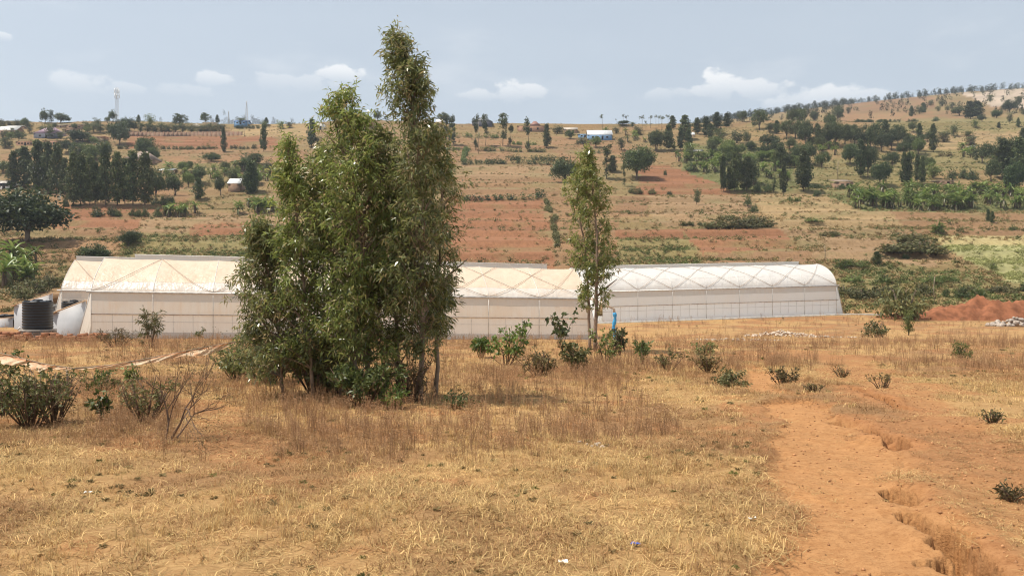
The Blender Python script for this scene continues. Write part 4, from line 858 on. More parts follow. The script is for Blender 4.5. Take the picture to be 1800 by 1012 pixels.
# young trees and bushes on the near side of the valley
for r in [('s', 1590, 562, 496, 78, 'valley_tree'), ('s', 1540, 592, 560, 40, 'valley_bush_a'), ('y', 1690, 630, 600, 34, 'valley_bush_b'), ('y', 1238, 622, 598, 56, 'valley_bush_c'), ('s', 1283, 676, 640, 56, 'valley_bush_d'), ('l', 1597, 590, 545, 22, 'valley_sapling')]: plant(*r)
for r in [('y', 1553, 497, 475, 30), ('c', 1542, 465, 442, 18), ('y', 1640, 497, 478, 40), ('y', 1665, 495, 478, 34), ('s', 1625, 522, 492, 36), ('b', 1663, 522, 503, 14), ('b', 1690, 524, 502, 24), ('y', 1720, 524, 498, 34), ('s', 1520, 525, 505, 60), ('s', 1485, 520, 500, 60), ('s', 1555, 522, 500, 60), ('y', 1500, 495, 480, 40), ('y', 1480, 470, 455, 26), ('y', 1492, 468, 455, 24), ('y', 1515, 470, 458, 26), ('s', 1760, 515, 500, 50), ('b', 1798, 512, 494, 20), ('s', 1580, 445, 425, 80), ('s', 1620, 446, 420, 80), ('s', 1600, 425, 408, 70), ('s', 1645, 448, 435, 50), ('s', 1570, 445, 432, 40), ('b', 1593, 455, 444, 12), ('y', 1650, 410, 392, 26), ('s', 1700, 515, 498, 40), ('y', 1745, 472, 458, 14), ('s', 1460, 415, 405, 40), ('y', 1430, 390, 382, 36), ('s', 1330, 400, 380, 60), ('s', 1300, 402, 382, 70), ('s', 1260, 402, 388, 60), ('y', 1780, 405, 395, 18)]: plant(*r, 'valley_shrubs')
for r in [('s', 30, 520, 498, 50), ('s', 60, 515, 488, 55), ('s', 88, 505, 480, 36), ('s', 10, 502, 488, 30), ('s', 45, 526, 503, 40)]: plant(*r, 'tank_shrubs')
# banana plants, clump by clump
def bananas(group, poly, n, hpx):
    xs_, ys_ = [p[0] for p in poly], [p[1] for p in poly]; c = 0; tries = 0
    while c < n and tries < 4000:
        tries += 1; px, py = rng.uniform(min(xs_), max(xs_)), rng.uniform(min(ys_), max(ys_))
        if inpoly(np.array([px]), np.array([py]), poly)[0]: h = hpx * rng.uniform(.75, 1.2); plant('n', px, py, py - h, h * 1.0, group); c += 1
bananas('bananas_tank', [(0, 470), (95, 462), (92, 485), (50, 500), (0, 505)], 13, 44)
bananas('bananas_left', [(285, 372), (345, 368), (345, 382), (285, 384)], 10, 20); bananas('bananas_left', [(385, 365), (480, 362), (480, 378), (385, 378)], 15, 22)
bananas('bananas_left_upper', [(290, 300), (480, 296), (470, 325), (300, 318)], 26, 17)
bananas('bananas_right_upper', [(1172, 268), (1205, 262), (1280, 285), (1270, 310), (1215, 300)], 34, 16); bananas('bananas_right_upper', [(1290, 300), (1400, 295), (1400, 322), (1300, 325)], 18, 15); bananas('bananas_right_upper', [(1060, 235), (1180, 240), (1180, 258), (1060, 250)], 14, 12)
bananas('bananas_right', [(1475, 345), (1620, 340), (1800, 335), (1800, 366), (1640, 372), (1510, 368)], 92, 23)
bananas('bananas_far_right', [(1440, 265), (1475, 255), (1470, 275), (1440, 275)], 8, 16); bananas('bananas_far_right', [(1690, 262), (1720, 262), (1710, 285), (1690, 280)], 7, 14)
plant('n', 1650, 411, 390, 26, 'valley_palm', nm='palm_shrub')
# ------------------------------------------------------------------ hedges
HN = []
def hedge(pts, hpx, label, mt='mango', wid=None):
    P = np.array([gp(a, b) for a, b in pts]); s = mpp(P[0]); h = hpx * s; wid = wid or h * .55
    seg = np.concatenate([[0], np.cumsum(np.hypot(*np.diff(P[:, :2], axis=0).T))]); L = seg[-1]; n = int(max(6, L / (h * .32)))
    t = np.sort(rng.uniform(0, L, n)); x = np.interp(t, seg, P[:, 0]) + rng.normal(0, wid * .3, n); y = np.interp(t, seg, P[:, 1]) + rng.normal(0, wid * .3, n); gap = vnoise(t / (h * 2.2) + 7, t * 0) > .2
    x, y = x[gap], y[gap]; z = H(x, y); root = empty('hedge', P[0]); tag(root, label, 'hedge', 'hedges between the plots')
    fo, st = G(), G(); hh = h * rng.uniform(.6, 1.15, len(x)); C, Rr = [], []
    for a, b, c, e in zip(x, y, z, hh):
        tube(st, [np.array([a, b, c - .1]) - P[0], np.array([a, b, c + e * .7]) - P[0]], [.03, .015], 4)
        for f in (.2, .5, .8): C.append(np.array([a, b, c + e * f]) - P[0] + rng.normal(0, h * .1, 3)); Rr.append(h * rng.uniform(.2, .34))
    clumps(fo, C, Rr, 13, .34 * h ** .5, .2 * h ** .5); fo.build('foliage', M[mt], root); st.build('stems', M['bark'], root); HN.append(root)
def zc(reg, pts): ox, oy, s = Z[reg]; return [(ox + a / s, oy + b / s) for a, b in pts]
for reg, pts, hp, lab, mt in [
 ('C', [(0, 388), (130, 388)], 7, 'dark hedge on the upper terrace nearest the tall clump', 'green'), ('C', [(140, 392), (400, 402)], 7, 'long hedge on the upper terrace among the pruned trees', 'green'),
 ('C', [(0, 484), (180, 484)], 7, 'short hedge at the foot of the first pruned trees', 'green'), ('C', [(250, 486), (425, 490)], 7, 'hedge at the foot of the middle pruned trees', 'green'),
 ('C', [(430, 496), (700, 498)], 7, 'hedge ending below the last pruned tree', 'green'), ('C', [(470, 446), (640, 448)], 6, 'small hedge below the red roofed house', 'green'),
 ('C', [(445, 550), (765, 552)], 8, 'upper of two parallel hedges left of the round trees', 'grev'), ('C', [(120, 580), (780, 586)], 9, 'lower and longer of two parallel hedges left of the round trees', 'mango'),
 ('C', [(190, 828), (310, 826)], 11, 'first dark hedge piece above the red field', 'mango'), ('C', [(325, 826), (630, 822)], 11, 'longer dark hedge piece above the red field', 'mango'), ('C', [(85, 830), (180, 830)], 10, 'hedge piece above the red field nearest the tall clump', 'mango'),
 ('C', [(160, 470), (145, 520), (130, 575)], 8, 'bright hedge running down the slope beside the tall clump', 'bright'), ('C', [(30, 560), (25, 610), (35, 660)], 9, 'bright hedge running downhill right behind the tall clump', 'bright'),
 ('C', [(695, 835), (720, 900), (765, 960), (745, 1010), (760, 1060), (775, 1110), (780, 1150)], 7, 'winding green strip beside the red field down to the greenhouse', 'sage'), ('C', [(1010, 508), (1160, 508)], 8, 'hedge above the young bright tree', 'grev'), ('C', [(1215, 515), (1300, 515)], 8, 'hedge above the largest round tree', 'grev'),
 ('C', [(645, 800), (700, 802)], 12, 'bushy hedge corner above the red field', 'grev'), ('D', [(380, 998), (450, 996), (610, 1000)], 6, 'low dull hedge on the terrace below the plots', 'sage'), ('D', [(625, 1000), (890, 1000), (1010, 1008)], 15, 'broad brown green thicket hedge on the terraces', 'drybush'),
 ('D', [(625, 965), (900, 965)], 10, 'upper fringe of the brown green thicket', 'sage'), ('D', [(1090, 835), (1210, 838)], 8, 'low green hedge below the lone big column tree', 'green'), ('D', [(1240, 745), (1410, 745)], 7, 'clipped hedge beside the brown open shed', 'mango'),
 ('E', [(380, 345), (600, 343)], 5, 'straight dark hedge high on the hill, longer piece', 'mango'), ('E', [(612, 343), (770, 341)], 5, 'straight dark hedge high on the hill, shorter piece', 'mango'), ('E', [(905, 562), (1010, 560)], 8, 'brown hedge above the banana grove', 'drybush'),
 ('A', [(800, 470), (960, 472)], 5, 'thin hedge under the round trees near the long wall', 'sage'), ('A', [(1085, 470), (1370, 474), (1560, 470)], 5, 'long thin hedge below the brick wall', 'sage'), ('A', [(1580, 470), (1752, 472)], 6, 'thin hedge right of the lone dark column tree', 'sage'),
 ('A', [(420, 868), (560, 866)], 4, 'low dark strip under the tree belt', 'sage'), ('B', [(60, 335), (225, 336)], 6, 'clipped hedge beside the blue building', 'mango'), ('D', [(430, 318), (740, 318)], 4, 'dark hedge along the crest between column trees', 'mango'), ('D', [(1450, 752), (1557, 740)], 8, 'hedge beneath the brown open shed roof', 'mango')]:
    hedge(zc(reg, pts), hp, lab, mt)
# ------------------------------------------------------------------ houses on the hill
def wallmat(nm, c): return plain(nm, c, .9, .18, 1.0)
for k, c in dict(w_brick=(.34, .19, .12), w_brown=(.27, .17, .11), w_tan=(.42, .31, .21), w_white=(.66, .62, .56), w_blue=(.16, .27, .42), w_dark=(.10, .10, .12), w_yellow=(.48, .36, .20)).items(): M[k] = wallmat(k, c)
def roofmat(nm, c, rough=.5):
    m = mat(nm); q = N(m); ob = q.obj(); w = q.n('ShaderNodeTexWave', {'Vector': ob, 'Scale': 6.0}, wave_type='BANDS', bands_direction='X').outputs[1]
    f = q.noise(.6, 5, .6, ob); col = q.mix(q.rng(f, .3, .7), tuple(v * .78 for v in c), c); q.out(q.pbsdf(col, rough, q.bump(w, .4, .03), .4)); return m
for k, c in dict(r_zinc=(.62, .60, .56), r_white=(.80, .79, .77), r_purple=(.36, .22, .27), r_red=(.32, .15, .11), r_brown=(.30, .21, .15), r_rust=(.36, .24, .17), r_blue=(.07, .15, .36), r_tan=(.55, .46, .36), r_dark=(.13, .13, .12)).items(): M[k] = roofmat(k, c)
M['opening'] = plain('dark_opening', (.03, .028, .026), .6, .1, 3)
M['frame'] = plain('window_frame', (.25, .17, .11), .7, .1, 3)
def house(reg, x0, x1, eave, base, ridge, wm_, rm, label, dep=7.0, kind='gable', nwin=2, name='house', sink=2.0, yaw=0.0, slope=0.0):
    """Front wall seen between zoom x0..x1 with its eave, wall foot and ridge heights in the same zoom."""
    ox, oy, s = Z[reg]; p = gp(ox + (x0 + x1) / 2 / s, oy + base / s); k = mpp(p) / s; w = (x1 - x0) * k; hw = max((base - eave) * k, .6); hr = (eave - ridge) * k
    root = empty(name, p, yaw); tag(root, label, 'house' if name == 'house' else name.replace('_', ' ')); a = w / 2
    def part(g, nm, m, par=root): return g.build(nm, m, par)
    g = G(); box(g, (-a, 0, -sink), (a, dep, hw)); wall = part(g, 'wall', M[wm_])
    o = .35
    if kind == 'gable':
        hr = max(hr, .5); V = [[-a - o, -o, hw - .05], [a + o, -o, hw - .05], [a + o, dep / 2, hw + hr], [-a - o, dep / 2, hw + hr], [-a - o, dep + o, hw - .05], [a + o, dep + o, hw - .05]]
        V2 = [[v[0], v[1], v[2] + .09] for v in V]; g = G(); g.add(np.array(V + V2), [[0, 3, 2, 1], [3, 4, 5, 2], [6, 7, 8, 9], [9, 8, 11, 10], [0, 1, 7, 6], [5, 4, 10, 11], [1, 2, 8, 7], [2, 5, 11, 8], [3, 0, 6, 9], [4, 3, 9, 10]])
        part(g, 'roof', M[rm]); g = G(); g.add([[-a, 0, hw], [-a, dep, hw], [-a, dep / 2, hw + hr * .9], [a, 0, hw], [a, dep, hw], [a, dep / 2, hw + hr * .9]], None, [[0, 2, 1], [3, 4, 5]]); part(g, 'gable', M[wm_])
    elif kind == 'hip':
        r_ = min(a * .25, 2.5); g = G(); V = [[-a - o, -o, hw], [a + o, -o, hw], [a + o, dep + o, hw], [-a - o, dep + o, hw], [-r_, dep / 2, hw + hr], [r_, dep / 2, hw + hr]]
        g.add(V, [[0, 1, 5, 4], [2, 3, 4, 5], [3, 2, 1, 0]], [[1, 2, 5], [3, 0, 4]]); part(g, 'roof', M[rm])
    elif kind == 'cone':
        n = 14; an = np.arange(n) / n * 6.283; g = G(); V = np.concatenate([np.stack([(a + .5) * np.cos(an), dep / 2 + (a + .5) * np.sin(an), 0 * an + hw - .1], 1), [[0, dep / 2, hw + hr]]]); g.add(V, None, [[i, (i + 1) % n, n] for i in range(n)]); part(g, 'roof', M[rm])
    else:
        g = G(); V = [[-a - o, -o, hw + .03], [a + o, -o, hw + .03], [a + o, dep + o, hw + hr + slope], [-a - o, dep + o, hw + hr + slope]]; V += [[v[0], v[1], v[2] + .1] for v in V]
        g.add(V, [[0, 3, 2, 1], [4, 5, 6, 7], [0, 1, 5, 4], [1, 2, 6, 5], [2, 3, 7, 6], [3, 0, 4, 7]]); part(g, 'roof', M[rm])
    if nwin:
        xs_ = np.linspace(-a, a, nwin + 3)[1:-1]
        for i, xx in enumerate(xs_):
            door = i == len(xs_) // 2; ww, z0, z1 = (.45, .02, min(2.0, hw * .8)) if door else (.5, hw * .38, hw * .74)
            g = G(); box(g, (xx - ww, -.05, z0), (xx + ww, .05, z1)); fr = part(g, 'door' if door else 'window', M['frame']); g = G(); box(g, (xx - ww * .78, -.07, z0 + .08), (xx + ww * .78, .0, z1 - .08)); part(g, 'panel' if door else 'pane', M['opening'], fr)
    return root
for a in [('A', -20, 110, 348, 372, 312, 'w_brown', 'r_zinc', 'house with weathered pale sheet roof at the photo edge on the crest'), ('A', 30, 135, 322, 345, 308, 'w_brown', 'r_zinc', 'second pale roofed house just behind the one at the photo edge')]: house(*a)
house('A', 230, 400, 368, 405, 312, 'w_dark', 'r_purple', 'dark walled house with a pinkish purple hipped roof', 9, 'hip')
house('A', 362, 450, 312, 330, 303, 'w_brown', 'r_white', 'long low house with a thin white roof under the two crest trees', 5, 'flat', 3)
house('A', 455, 565, 310, 335, 302, 'w_brown', 'r_tan', 'low house with a tan roof next to the thin white roof', 5, 'flat', 3)
house('A', 560, 640, 305, 322, 290, 'w_tan', 'r_tan', 'tan hipped roof showing over the orchard trees', 7, 'hip', 1)
house('A', 385, 435, 340, 370, 336, 'w_yellow', 'r_tan', 'ochre yellow wall of a yard behind the purple roof', 3, 'flat', 0); house('A', 440, 510, 338, 365, 332, 'w_brown', 'r_rust', 'small grey brown block on the ochre yard', 4, 'flat', 1)
house('A', 110, 235, 424, 452, 418, 'w_brick', 'r_rust', 'long low mud brick house above the tree belt', 6, 'flat', 4); house('A', 300, 415, 420, 462, 414, 'w_brick', 'r_rust', 'mud brick house with two small windows below the purple roof', 6, 'flat', 3)
house('A', 612, 672, 393, 430, 389, 'w_tan', 'r_tan', 'small pale plastered house between round trees', 5, 'flat', 1); house('A', 672, 715, 392, 415, 388, 'w_brick', 'r_red', 'small orange brick annex beside the pale plastered house', 4, 'flat', 1)
house('A', 835, 1055, 548, 580, 478, 'w_brown', 'r_brown', 'brown hipped roof half hidden behind the tree belt', 9, 'hip', 2)
house('A', 192, 262, 610, 680, 577, 'w_white', 'r_white', 'white roofed hut between the first columns of the tree belt', 5, 'gable', 1); house('A', -15, 66, 693, 752, 680, 'w_white', 'r_tan', 'cream house with two windows at the photo edge under the belt', 6, 'flat', 2); house('A', 165, 238, 508, 525, 500, 'w_tan', 'r_white', 'thin white roof edge seen above the belt', 5, 'flat', 0)
house('A', 1095, 1180, 620, 650, 604, 'w_tan', 'r_white', 'pale roof among banana plants behind the belt', 5, 'gable', 1)
house('A', 1562, 1640, 712, 765, 672, 'w_brown', 'r_white', 'small grey shed with a bright white roof left of the dark columns', 5, 'gable', 0)
house('A', 1305, 1357, 314, 328, 294, 'w_tan', 'r_tan', 'round hut with a pale conical roof on the crest', 5, 'cone', 0, 'hut'); house('A', 1602, 1690, 300, 322, 286, 'w_blue', 'r_blue', 'blue painted building with a blue roof on the crest', 7, 'gable', 2)
house('A', 1385, 1470, 294, 306, 286, 'w_tan', 'r_white', 'low white roof beside the umbrella shaped crest tree', 5, 'flat', 1)
house('B', 595, 655, 300, 348, 292, 'w_white', 'r_tan', 'white walled house on the crest just left of the tall clump', 6, 'flat', 1); house('B', 790, 1000, 280, 330, 248, 'w_brick', 'r_red', 'orange hipped roof house seen through the tall clump', 9, 'hip', 2)
house('B', 1432, 1478, 290, 325, 268, 'w_tan', 'r_white', 'small house with a white gable right of the tall clump', 5, 'gable', 1)
house('C', 195, 330, 304, 318, 266, 'w_dark', 'r_dark', 'dark mounded roof on the crest behind the pruned trees', 8, 'hip', 0)
house('C', 505, 690, 318, 358, 312, 'w_brick', 'r_rust', 'long red brick building on the crest', 6, 'flat', 2); house('C', 590, 660, 316, 345, 279, 'w_brick', 'r_red', 'steep red roof rising behind the long brick building', 5, 'hip', 0)
house('C', 826, 914, 342, 366, 323, 'w_brown', 'r_tan', 'small brown house with a cream roof left of the blue house', 5, 'gable', 1); house('C', 988, 1152, 378, 412, 337, 'w_blue', 'r_white', 'blue walled house with a large bright white roof', 8, 'gable', 3); house('C', 922, 988, 374, 398, 364, 'w_blue', 'r_white', 'low white roofed lean-to joined to the blue house', 5, 'flat', 1)
house('D', 447, 470, 378, 395, 356, 'w_tan', 'r_white', 'small white gable among the column trees', 4, 'gable', 0); house('D', 455, 525, 484, 492, 478, 'w_white', 'r_white', 'thin white roof beside the banana grove', 4, 'flat', 0)
house('D', 1445, 1556, 700, 745, 688, 'w_brown', 'r_brown', 'open brown shed with a sloping rusty roof', 6, 'flat', 1, 'shed', 2.0, 0, .8); house('E', 897, 1000, 716, 735, 706, 'w_brown', 'r_tan', 'low hut with a pale rusty roof behind the banana grove', 5, 'flat', 1); house('E', 1112, 1135, 499, 506, 495, 'w_white', 'r_white', 'tiny white roof high among the right trees', 4, 'flat', 0)
# compound wall of the crest, bay by bay
root = empty('compound_wall', gp(226 + 60, 239)); tag(root, 'long brown brick compound wall with piers below the orchard row', 'wall', kind='thing'); o0 = np.array(root.location); pw = [gp(226 + 200 * t, 239.2 + .4 * math.sin(t * 5)) for t in np.linspace(0, 1, 27)]; zc0 = np.mean([p[2] for p in pw])
for a, b in zip(pw[:-1], pw[1:]):
    a = np.array(a) - o0; b = np.array(b) - o0; hh = 7.2 * (b[1] + o0[1]) / FPX; g = G(); th = np.array([0, .25, 0])
    g.add([a - [0, 0, 2], b - [0, 0, 2], b + [0, 0, hh], a + [0, 0, hh], a - [0, 0, 2] + th, b - [0, 0, 2] + th, b + [0, 0, hh] + th, a + [0, 0, hh] + th], [[0, 1, 2, 3], [3, 2, 6, 7], [5, 4, 7, 6], [0, 3, 7, 4], [1, 5, 6, 2]]); g.build('wall_panel', M['w_brown'], root)
    g = G(); box(g, a + [-.2, -.15, -2], a + [.2, .35, hh + .15]); g.build('pier', M['w_brick'], root)
# ------------------------------------------------------------------ masts and poles
def lattice(px, base, top, w0, w1, label, antennas):
    p = gp(px, base); k = mpp(p); h = (base - top) * k; root = empty('mast', p); tag(root, label, 'mast'); nl = 14; zz = np.linspace(-1, h, nl); ww = np.interp(zz, [0, h], [w0 * k / 2, w1 * k / 2]); cs = [(-1, -1), (1, -1), (1, 1), (-1, 1)]
    for a, b in cs: g = G(); tube(g, [[a * w, b * w, z] for w, z in zip(ww, zz)], .05, 4); g.build('leg', M['steel'], root)
    g = G()
    for i in range(nl - 1):
        for j in range(4):
            a, b = cs[j]; c, d = cs[(j + 1) % 4]; tube(g, [[a * ww[i], b * ww[i], zz[i]], [c * ww[i + 1], d * ww[i + 1], zz[i + 1]]], .035, 3, cap=False); tube(g, [[a * ww[i], b * ww[i], zz[i]], [c * ww[i], d * ww[i], zz[i]]], .03, 3, cap=False)
    g.build('lattice', M['steel'], root)
    for i in range(antennas):
        an = i / antennas * 6.283; r_ = w1 * k / 2 + .9; zq = h * (.9 if i % 2 else .76); g = G(); box(g, (r_ - .3, -.16, zq - 1.3), (r_ - .1, .16, zq + 1.3), M=np.array(Matrix.Rotation(an, 4, 'Z'))); tube(g, [[0, 0, zq], [r_ * math.cos(an), r_ * math.sin(an), zq]], .06, 4); g.build('antenna', M['pvc'], root)
lattice(205.5, 215, 154, 5, 3.4, 'white telecom mast with panel antennas on the crest', 6); lattice(433.5, 213, 173, 5, .9, 'thin tapering lattice mast over the far wooded hill', 0); lattice(402, 212, 189, 1.6, 1.0, 'short slim mast left of the tapering lattice mast', 0)
def pole(px, base, top, r, label, m='wood', d=None, name='pole', cat='pole', arm=0):
    p = gp(px, base) if d is None else atd(px, d); h = (base - top) * mpp(p); root = empty(name, p); tag(root, label, cat)
    g = G(); tube(g, [[0, 0, -.3], [rng.normal(0, .02) * h, 0, h * .5], [rng.normal(0, .02) * h, 0, h]], [r, r * .9, r * .75], 6); g.build('shaft', M[m], root)
    if arm: g = G(); box(g, (-arm, -.06, h * .93), (arm, .06, h * .95)); g.build('cross_arm', M[m], root)
for a in [(841, 270, 214, .11, 'bare pole among the pruned trees'), (1450, 460, 432, .06, 'thin grey stake right of the white greenhouse'), (1643, 530, 486, .05, 'tall thin stake before the red earth mound'), (430, 240, 226, .1, 'thin pole left of the clump on the crest'), (1473, 315, 283, .12, 'bare trunk pole beside the open shed')]: pole(*a)
# woods on the far ridge, too far to tell apart
cp = []
for px in np.arange(1200, 1720, 2.4): cp.append((px + rng.normal(0, 2), 1000 + rng.normal(0, 14)))
for px, d in zip(rng.uniform(1230, 1800, 170), rng.uniform(560, 960, 170)): cp.append((px, d))
for px, d in zip(rng.uniform(1230, 1500, 160), rng.uniform(760, 990, 160)): cp.append((px, d))
for px in rng.uniform(1700, 1800, 24): cp.append((px, 1000 + rng.normal(0, 10)))
cp = np.array(cp); x = (cp[:, 0] - CX) / FPX * cp[:, 1]; y = cp[:, 1]
tv = []
for v in range(4):
    g = G(); C = [np.array([rng.normal(0, .9), rng.normal(0, .9), z]) for z in np.linspace(1.2, 7, 9)]; clumps(g, C, [rng.uniform(.8, 1.7) for _ in C], 12, 1.1, .6); tv.append(g)
n = len(x); scatter('treeline', tv, np.stack([x, y, H(x, y) - .3], 1), rng.uniform(0, 6.28, n), np.zeros(n), rng.uniform(.45, 1.15, n) * (y / 1000) ** .4, rng.integers(0, 4, n), np.array([.055, .068, .035]) * rng.uniform(.7, 1.4, (n, 1)), instmat('far_wood', .1), 'distant wood of small trees along the high ridge and its slope', 'wood')
n = 520; x = rng.uniform(-1750, 120, n); y = np.full(n, 2690.) + rng.normal(0, 60, n); z = np.interp(CX + x / 2600 * FPX, [-300, 0, 200, 330, 400, 470, 530, 600, 800, 1200], [430, 470, 492, 508, 520, 512, 498, 480, 440, 380]) - 6
scatter('treeline', tv, np.stack([x, y, z], 1), rng.uniform(0, 6.28, n), np.zeros(n), rng.uniform(1.4, 2.8, n), rng.integers(0, 4, n), np.array([.05, .062, .035]) * rng.uniform(.7, 1.3, (n, 1)), bpy.data.materials['far_wood'], 'trees along the top of the far blue hill', 'wood')
# ------------------------------------------------------------------ eucalyptus clump and the single pair behind
def eucalyptus(base_px, d, path, prof, nbr, per0, label, lm='euc', rtrunk=.045, leafL=.125, low=None, fork=None, lw=.022, per_twig=6):
    """path: photo positions of the stem; prof: (photo y, half width px) of the crown."""
    per = per0 + 4; nbr = int(nbr * .68); leafL = leafL * .86; lw = lw * 1.05; per_twig += 2; p0 = atd(base_px, d); k = d / FPX; root = empty('eucalyptus_tree', p0); tag(root, label, 'tree', 'eucalyptus trees on the near slope')
    pts = [np.array([(x - base_px) * k, rng.normal(0, .06), (CY - y) * k - p0[2]]) for x, y in path]; pts = [np.array([0, 0, -.1])] + pts
    P = np.array(pts); tq = np.linspace(0, 1, len(P)); tt = np.linspace(0, 1, 22); S = np.stack([np.interp(tt, tq, P[:, i]) for i in range(3)], 1)
    for _ in range(2): S[1:-1] = (S[:-2] + 2 * S[1:-1] + S[2:]) / 4
    S[2:-1, :2] += rng.normal(0, .012, (19, 2))
    tr, cr, brg = G(), G(), G(); tube(tr, S, np.linspace(rtrunk, .008, 22), 8)
    if fork:
        for fx, fy0, fx1, fy1 in fork:
            a = np.array([(fx - base_px) * k, 0, (CY - fy0) * k - p0[2]]); b = np.array([(fx1 - base_px) * k, rng.normal(0, .1), (CY - fy1) * k - p0[2]]); tube(tr, [a, (a + b) / 2 + rng.normal(0, .03, 3), b], [rtrunk * .6, rtrunk * .45, rtrunk * .2], 6)
    zy = np.array([(CY - y) * k - p0[2] for y, w in prof]); wy = np.array([w * k for y, w in prof]); o_ = np.argsort(zy); zy, wy = zy[o_], wy[o_]; ztop = S[-1, 2]
    tips, dirs = [], []
    for i in range(nbr):
        f = rng.random() ** .85; zt = zy[0] + (zy[-1] - zy[0]) * f; w = np.interp(zt, zy, wy); a = rng.uniform(0, 6.283); r = w * rng.uniform(.72, 1.2) * math.sqrt(rng.uniform(.12, 1.0))
        rise = rng.uniform(.25, .9) * r + .12; zs = max(zt - rise, .12 * ztop); c0 = np.array([np.interp(zs, S[:, 2], S[:, 0]), np.interp(zs, S[:, 2], S[:, 1]), zs]); cx_, cy_ = np.interp(zt, S[:, 2], S[:, 0]), np.interp(zt, S[:, 2], S[:, 1])
        e = np.array([cx_ + r * math.cos(a), cy_ + r * math.sin(a), zt]); m_ = (c0 + e) / 2 + np.array([0, 0, .06 * r]) + rng.normal(0, .03, 3); tube(brg, [c0, m_, e], [.011 * (1 + r), .007, .003], 4, cap=False)
        for q_ in range(per):
            u = rng.uniform(.35, 1.08); b = (c0 * (1 - u) ** 2 + 2 * u * (1 - u) * m_ + e * u * u) if u < 1 else e; tips.append(b + rng.normal(0, .07, 3)); dirs.append(unit(e - c0) + rng.normal(0, .6, 3))
    tips = np.array(tips); dirs = unit(np.array(dirs)); n = len(tips); m = per_twig; off = rng.uniform(0, .15, (n, m, 1)); Pl = (tips[:, None] + dirs[:, None] * off + rng.normal(0, .025, (n, m, 3))).reshape(-1, 3)
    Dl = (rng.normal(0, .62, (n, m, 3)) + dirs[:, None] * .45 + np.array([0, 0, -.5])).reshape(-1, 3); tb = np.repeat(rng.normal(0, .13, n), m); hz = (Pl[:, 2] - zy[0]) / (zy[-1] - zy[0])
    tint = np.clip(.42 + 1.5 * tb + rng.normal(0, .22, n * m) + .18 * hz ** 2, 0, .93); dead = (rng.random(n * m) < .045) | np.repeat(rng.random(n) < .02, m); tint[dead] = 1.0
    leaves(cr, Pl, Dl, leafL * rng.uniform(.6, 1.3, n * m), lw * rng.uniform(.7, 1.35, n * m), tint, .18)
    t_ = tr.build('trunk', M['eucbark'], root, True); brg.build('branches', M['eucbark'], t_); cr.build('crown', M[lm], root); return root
EU = 'eucalyptus'
eucalyptus(738, 14.0, [(742, 560), (744, 420), (738, 280), (722, 165), (708, 100), (691, 58)], [(56, 4), (75, 12), (100, 20), (130, 38), (180, 46), (250, 54), (330, 66), (400, 76), (470, 80), (560, 52), (620, 26)], 280, 6, 'tallest eucalyptus of the clump, its tip bent over to the left', fork=[(742, 500, 715, 250)])
eucalyptus(650, 14.3, [(640, 560), (632, 420), (622, 290), (612, 220), (603, 165)], [(160, 10), (185, 32), (220, 48), (290, 72), (360, 88), (460, 92), (620, 84)], 290, 6, 'second tallest eucalyptus of the clump, with a forked bushy top', 'euclight', fork=[(630, 400, 575, 165)])
eucalyptus(552, 14.6, [(540, 560), (528, 430), (515, 330), (505, 250)], [(246, 6), (268, 12), (300, 22), (370, 36), (450, 56), (540, 70), (640, 66)], 140, 6, 'slim light green eucalyptus leaning out on the left of the clump', 'euclight', .035)
eucalyptus(500, 14.9, [(490, 580), (470, 480), (456, 395)], [(392, 10), (430, 26), (480, 52), (530, 70), (590, 76), (655, 76)], 200, 6, 'low drooping eucalyptus at the outer left edge of the clump', 'euc', .035, fork=[(485, 600, 425, 500), (485, 620, 430, 590)])
eucalyptus(766, 14.8, [(768, 540), (774, 430), (776, 330), (768, 240)], [(235, 10), (300, 26), (360, 34), (420, 46), (470, 52), (520, 34), (580, 16)], 95, 6, 'eucalyptus with a thin bare stem at the right edge of the clump', 'euc', .04, fork=[(770, 500, 822, 455), (769, 520, 800, 470)])
eucalyptus(700, 14.6, [(696, 540), (690, 400), (682, 320), (672, 250)], [(232, 16), (270, 42), (330, 60), (420, 70), (520, 74), (610, 66)], 190, 6, 'eucalyptus filling the middle of the clump behind the tallest', 'euc', .04)
eucalyptus(600, 15.0, [(590, 540), (580, 400), (572, 270)], [(262, 10), (310, 38), (380, 60), (470, 74), (560, 84), (650, 84)], 210, 6, 'broad eucalyptus in the left half of the clump behind the slim one', 'euc', .04)
eucalyptus(628, 13.9, [(624, 600), (622, 530), (618, 505)], [(500, 14), (540, 40), (600, 50), (660, 48)], 55, 6, 'short bright green young eucalyptus low in the middle of the clump', 'euclight', .025)
eucalyptus(1046, 30.0, [(1048, 520), (1050, 420), (1042, 330), (1028, 266)], [(262, 5), (290, 20), (330, 34), (390, 40), (450, 40), (500, 36), (530, 20)], 125, 6, 'taller of two thin stemmed eucalyptus by the blue hose', 'euclight', .075, .17, lw=.036, fork=[(1050, 520, 1085, 490)])
eucalyptus(1037, 30.6, [(1036, 540), (1030, 440), (1014, 360), (1020, 300)], [(295, 14), (330, 24), (400, 26), (470, 30), (540, 28)], 66, 6, 'bright topped thin eucalyptus directly left of its taller neighbour', 'euclight', .06, .17, lw=.036)
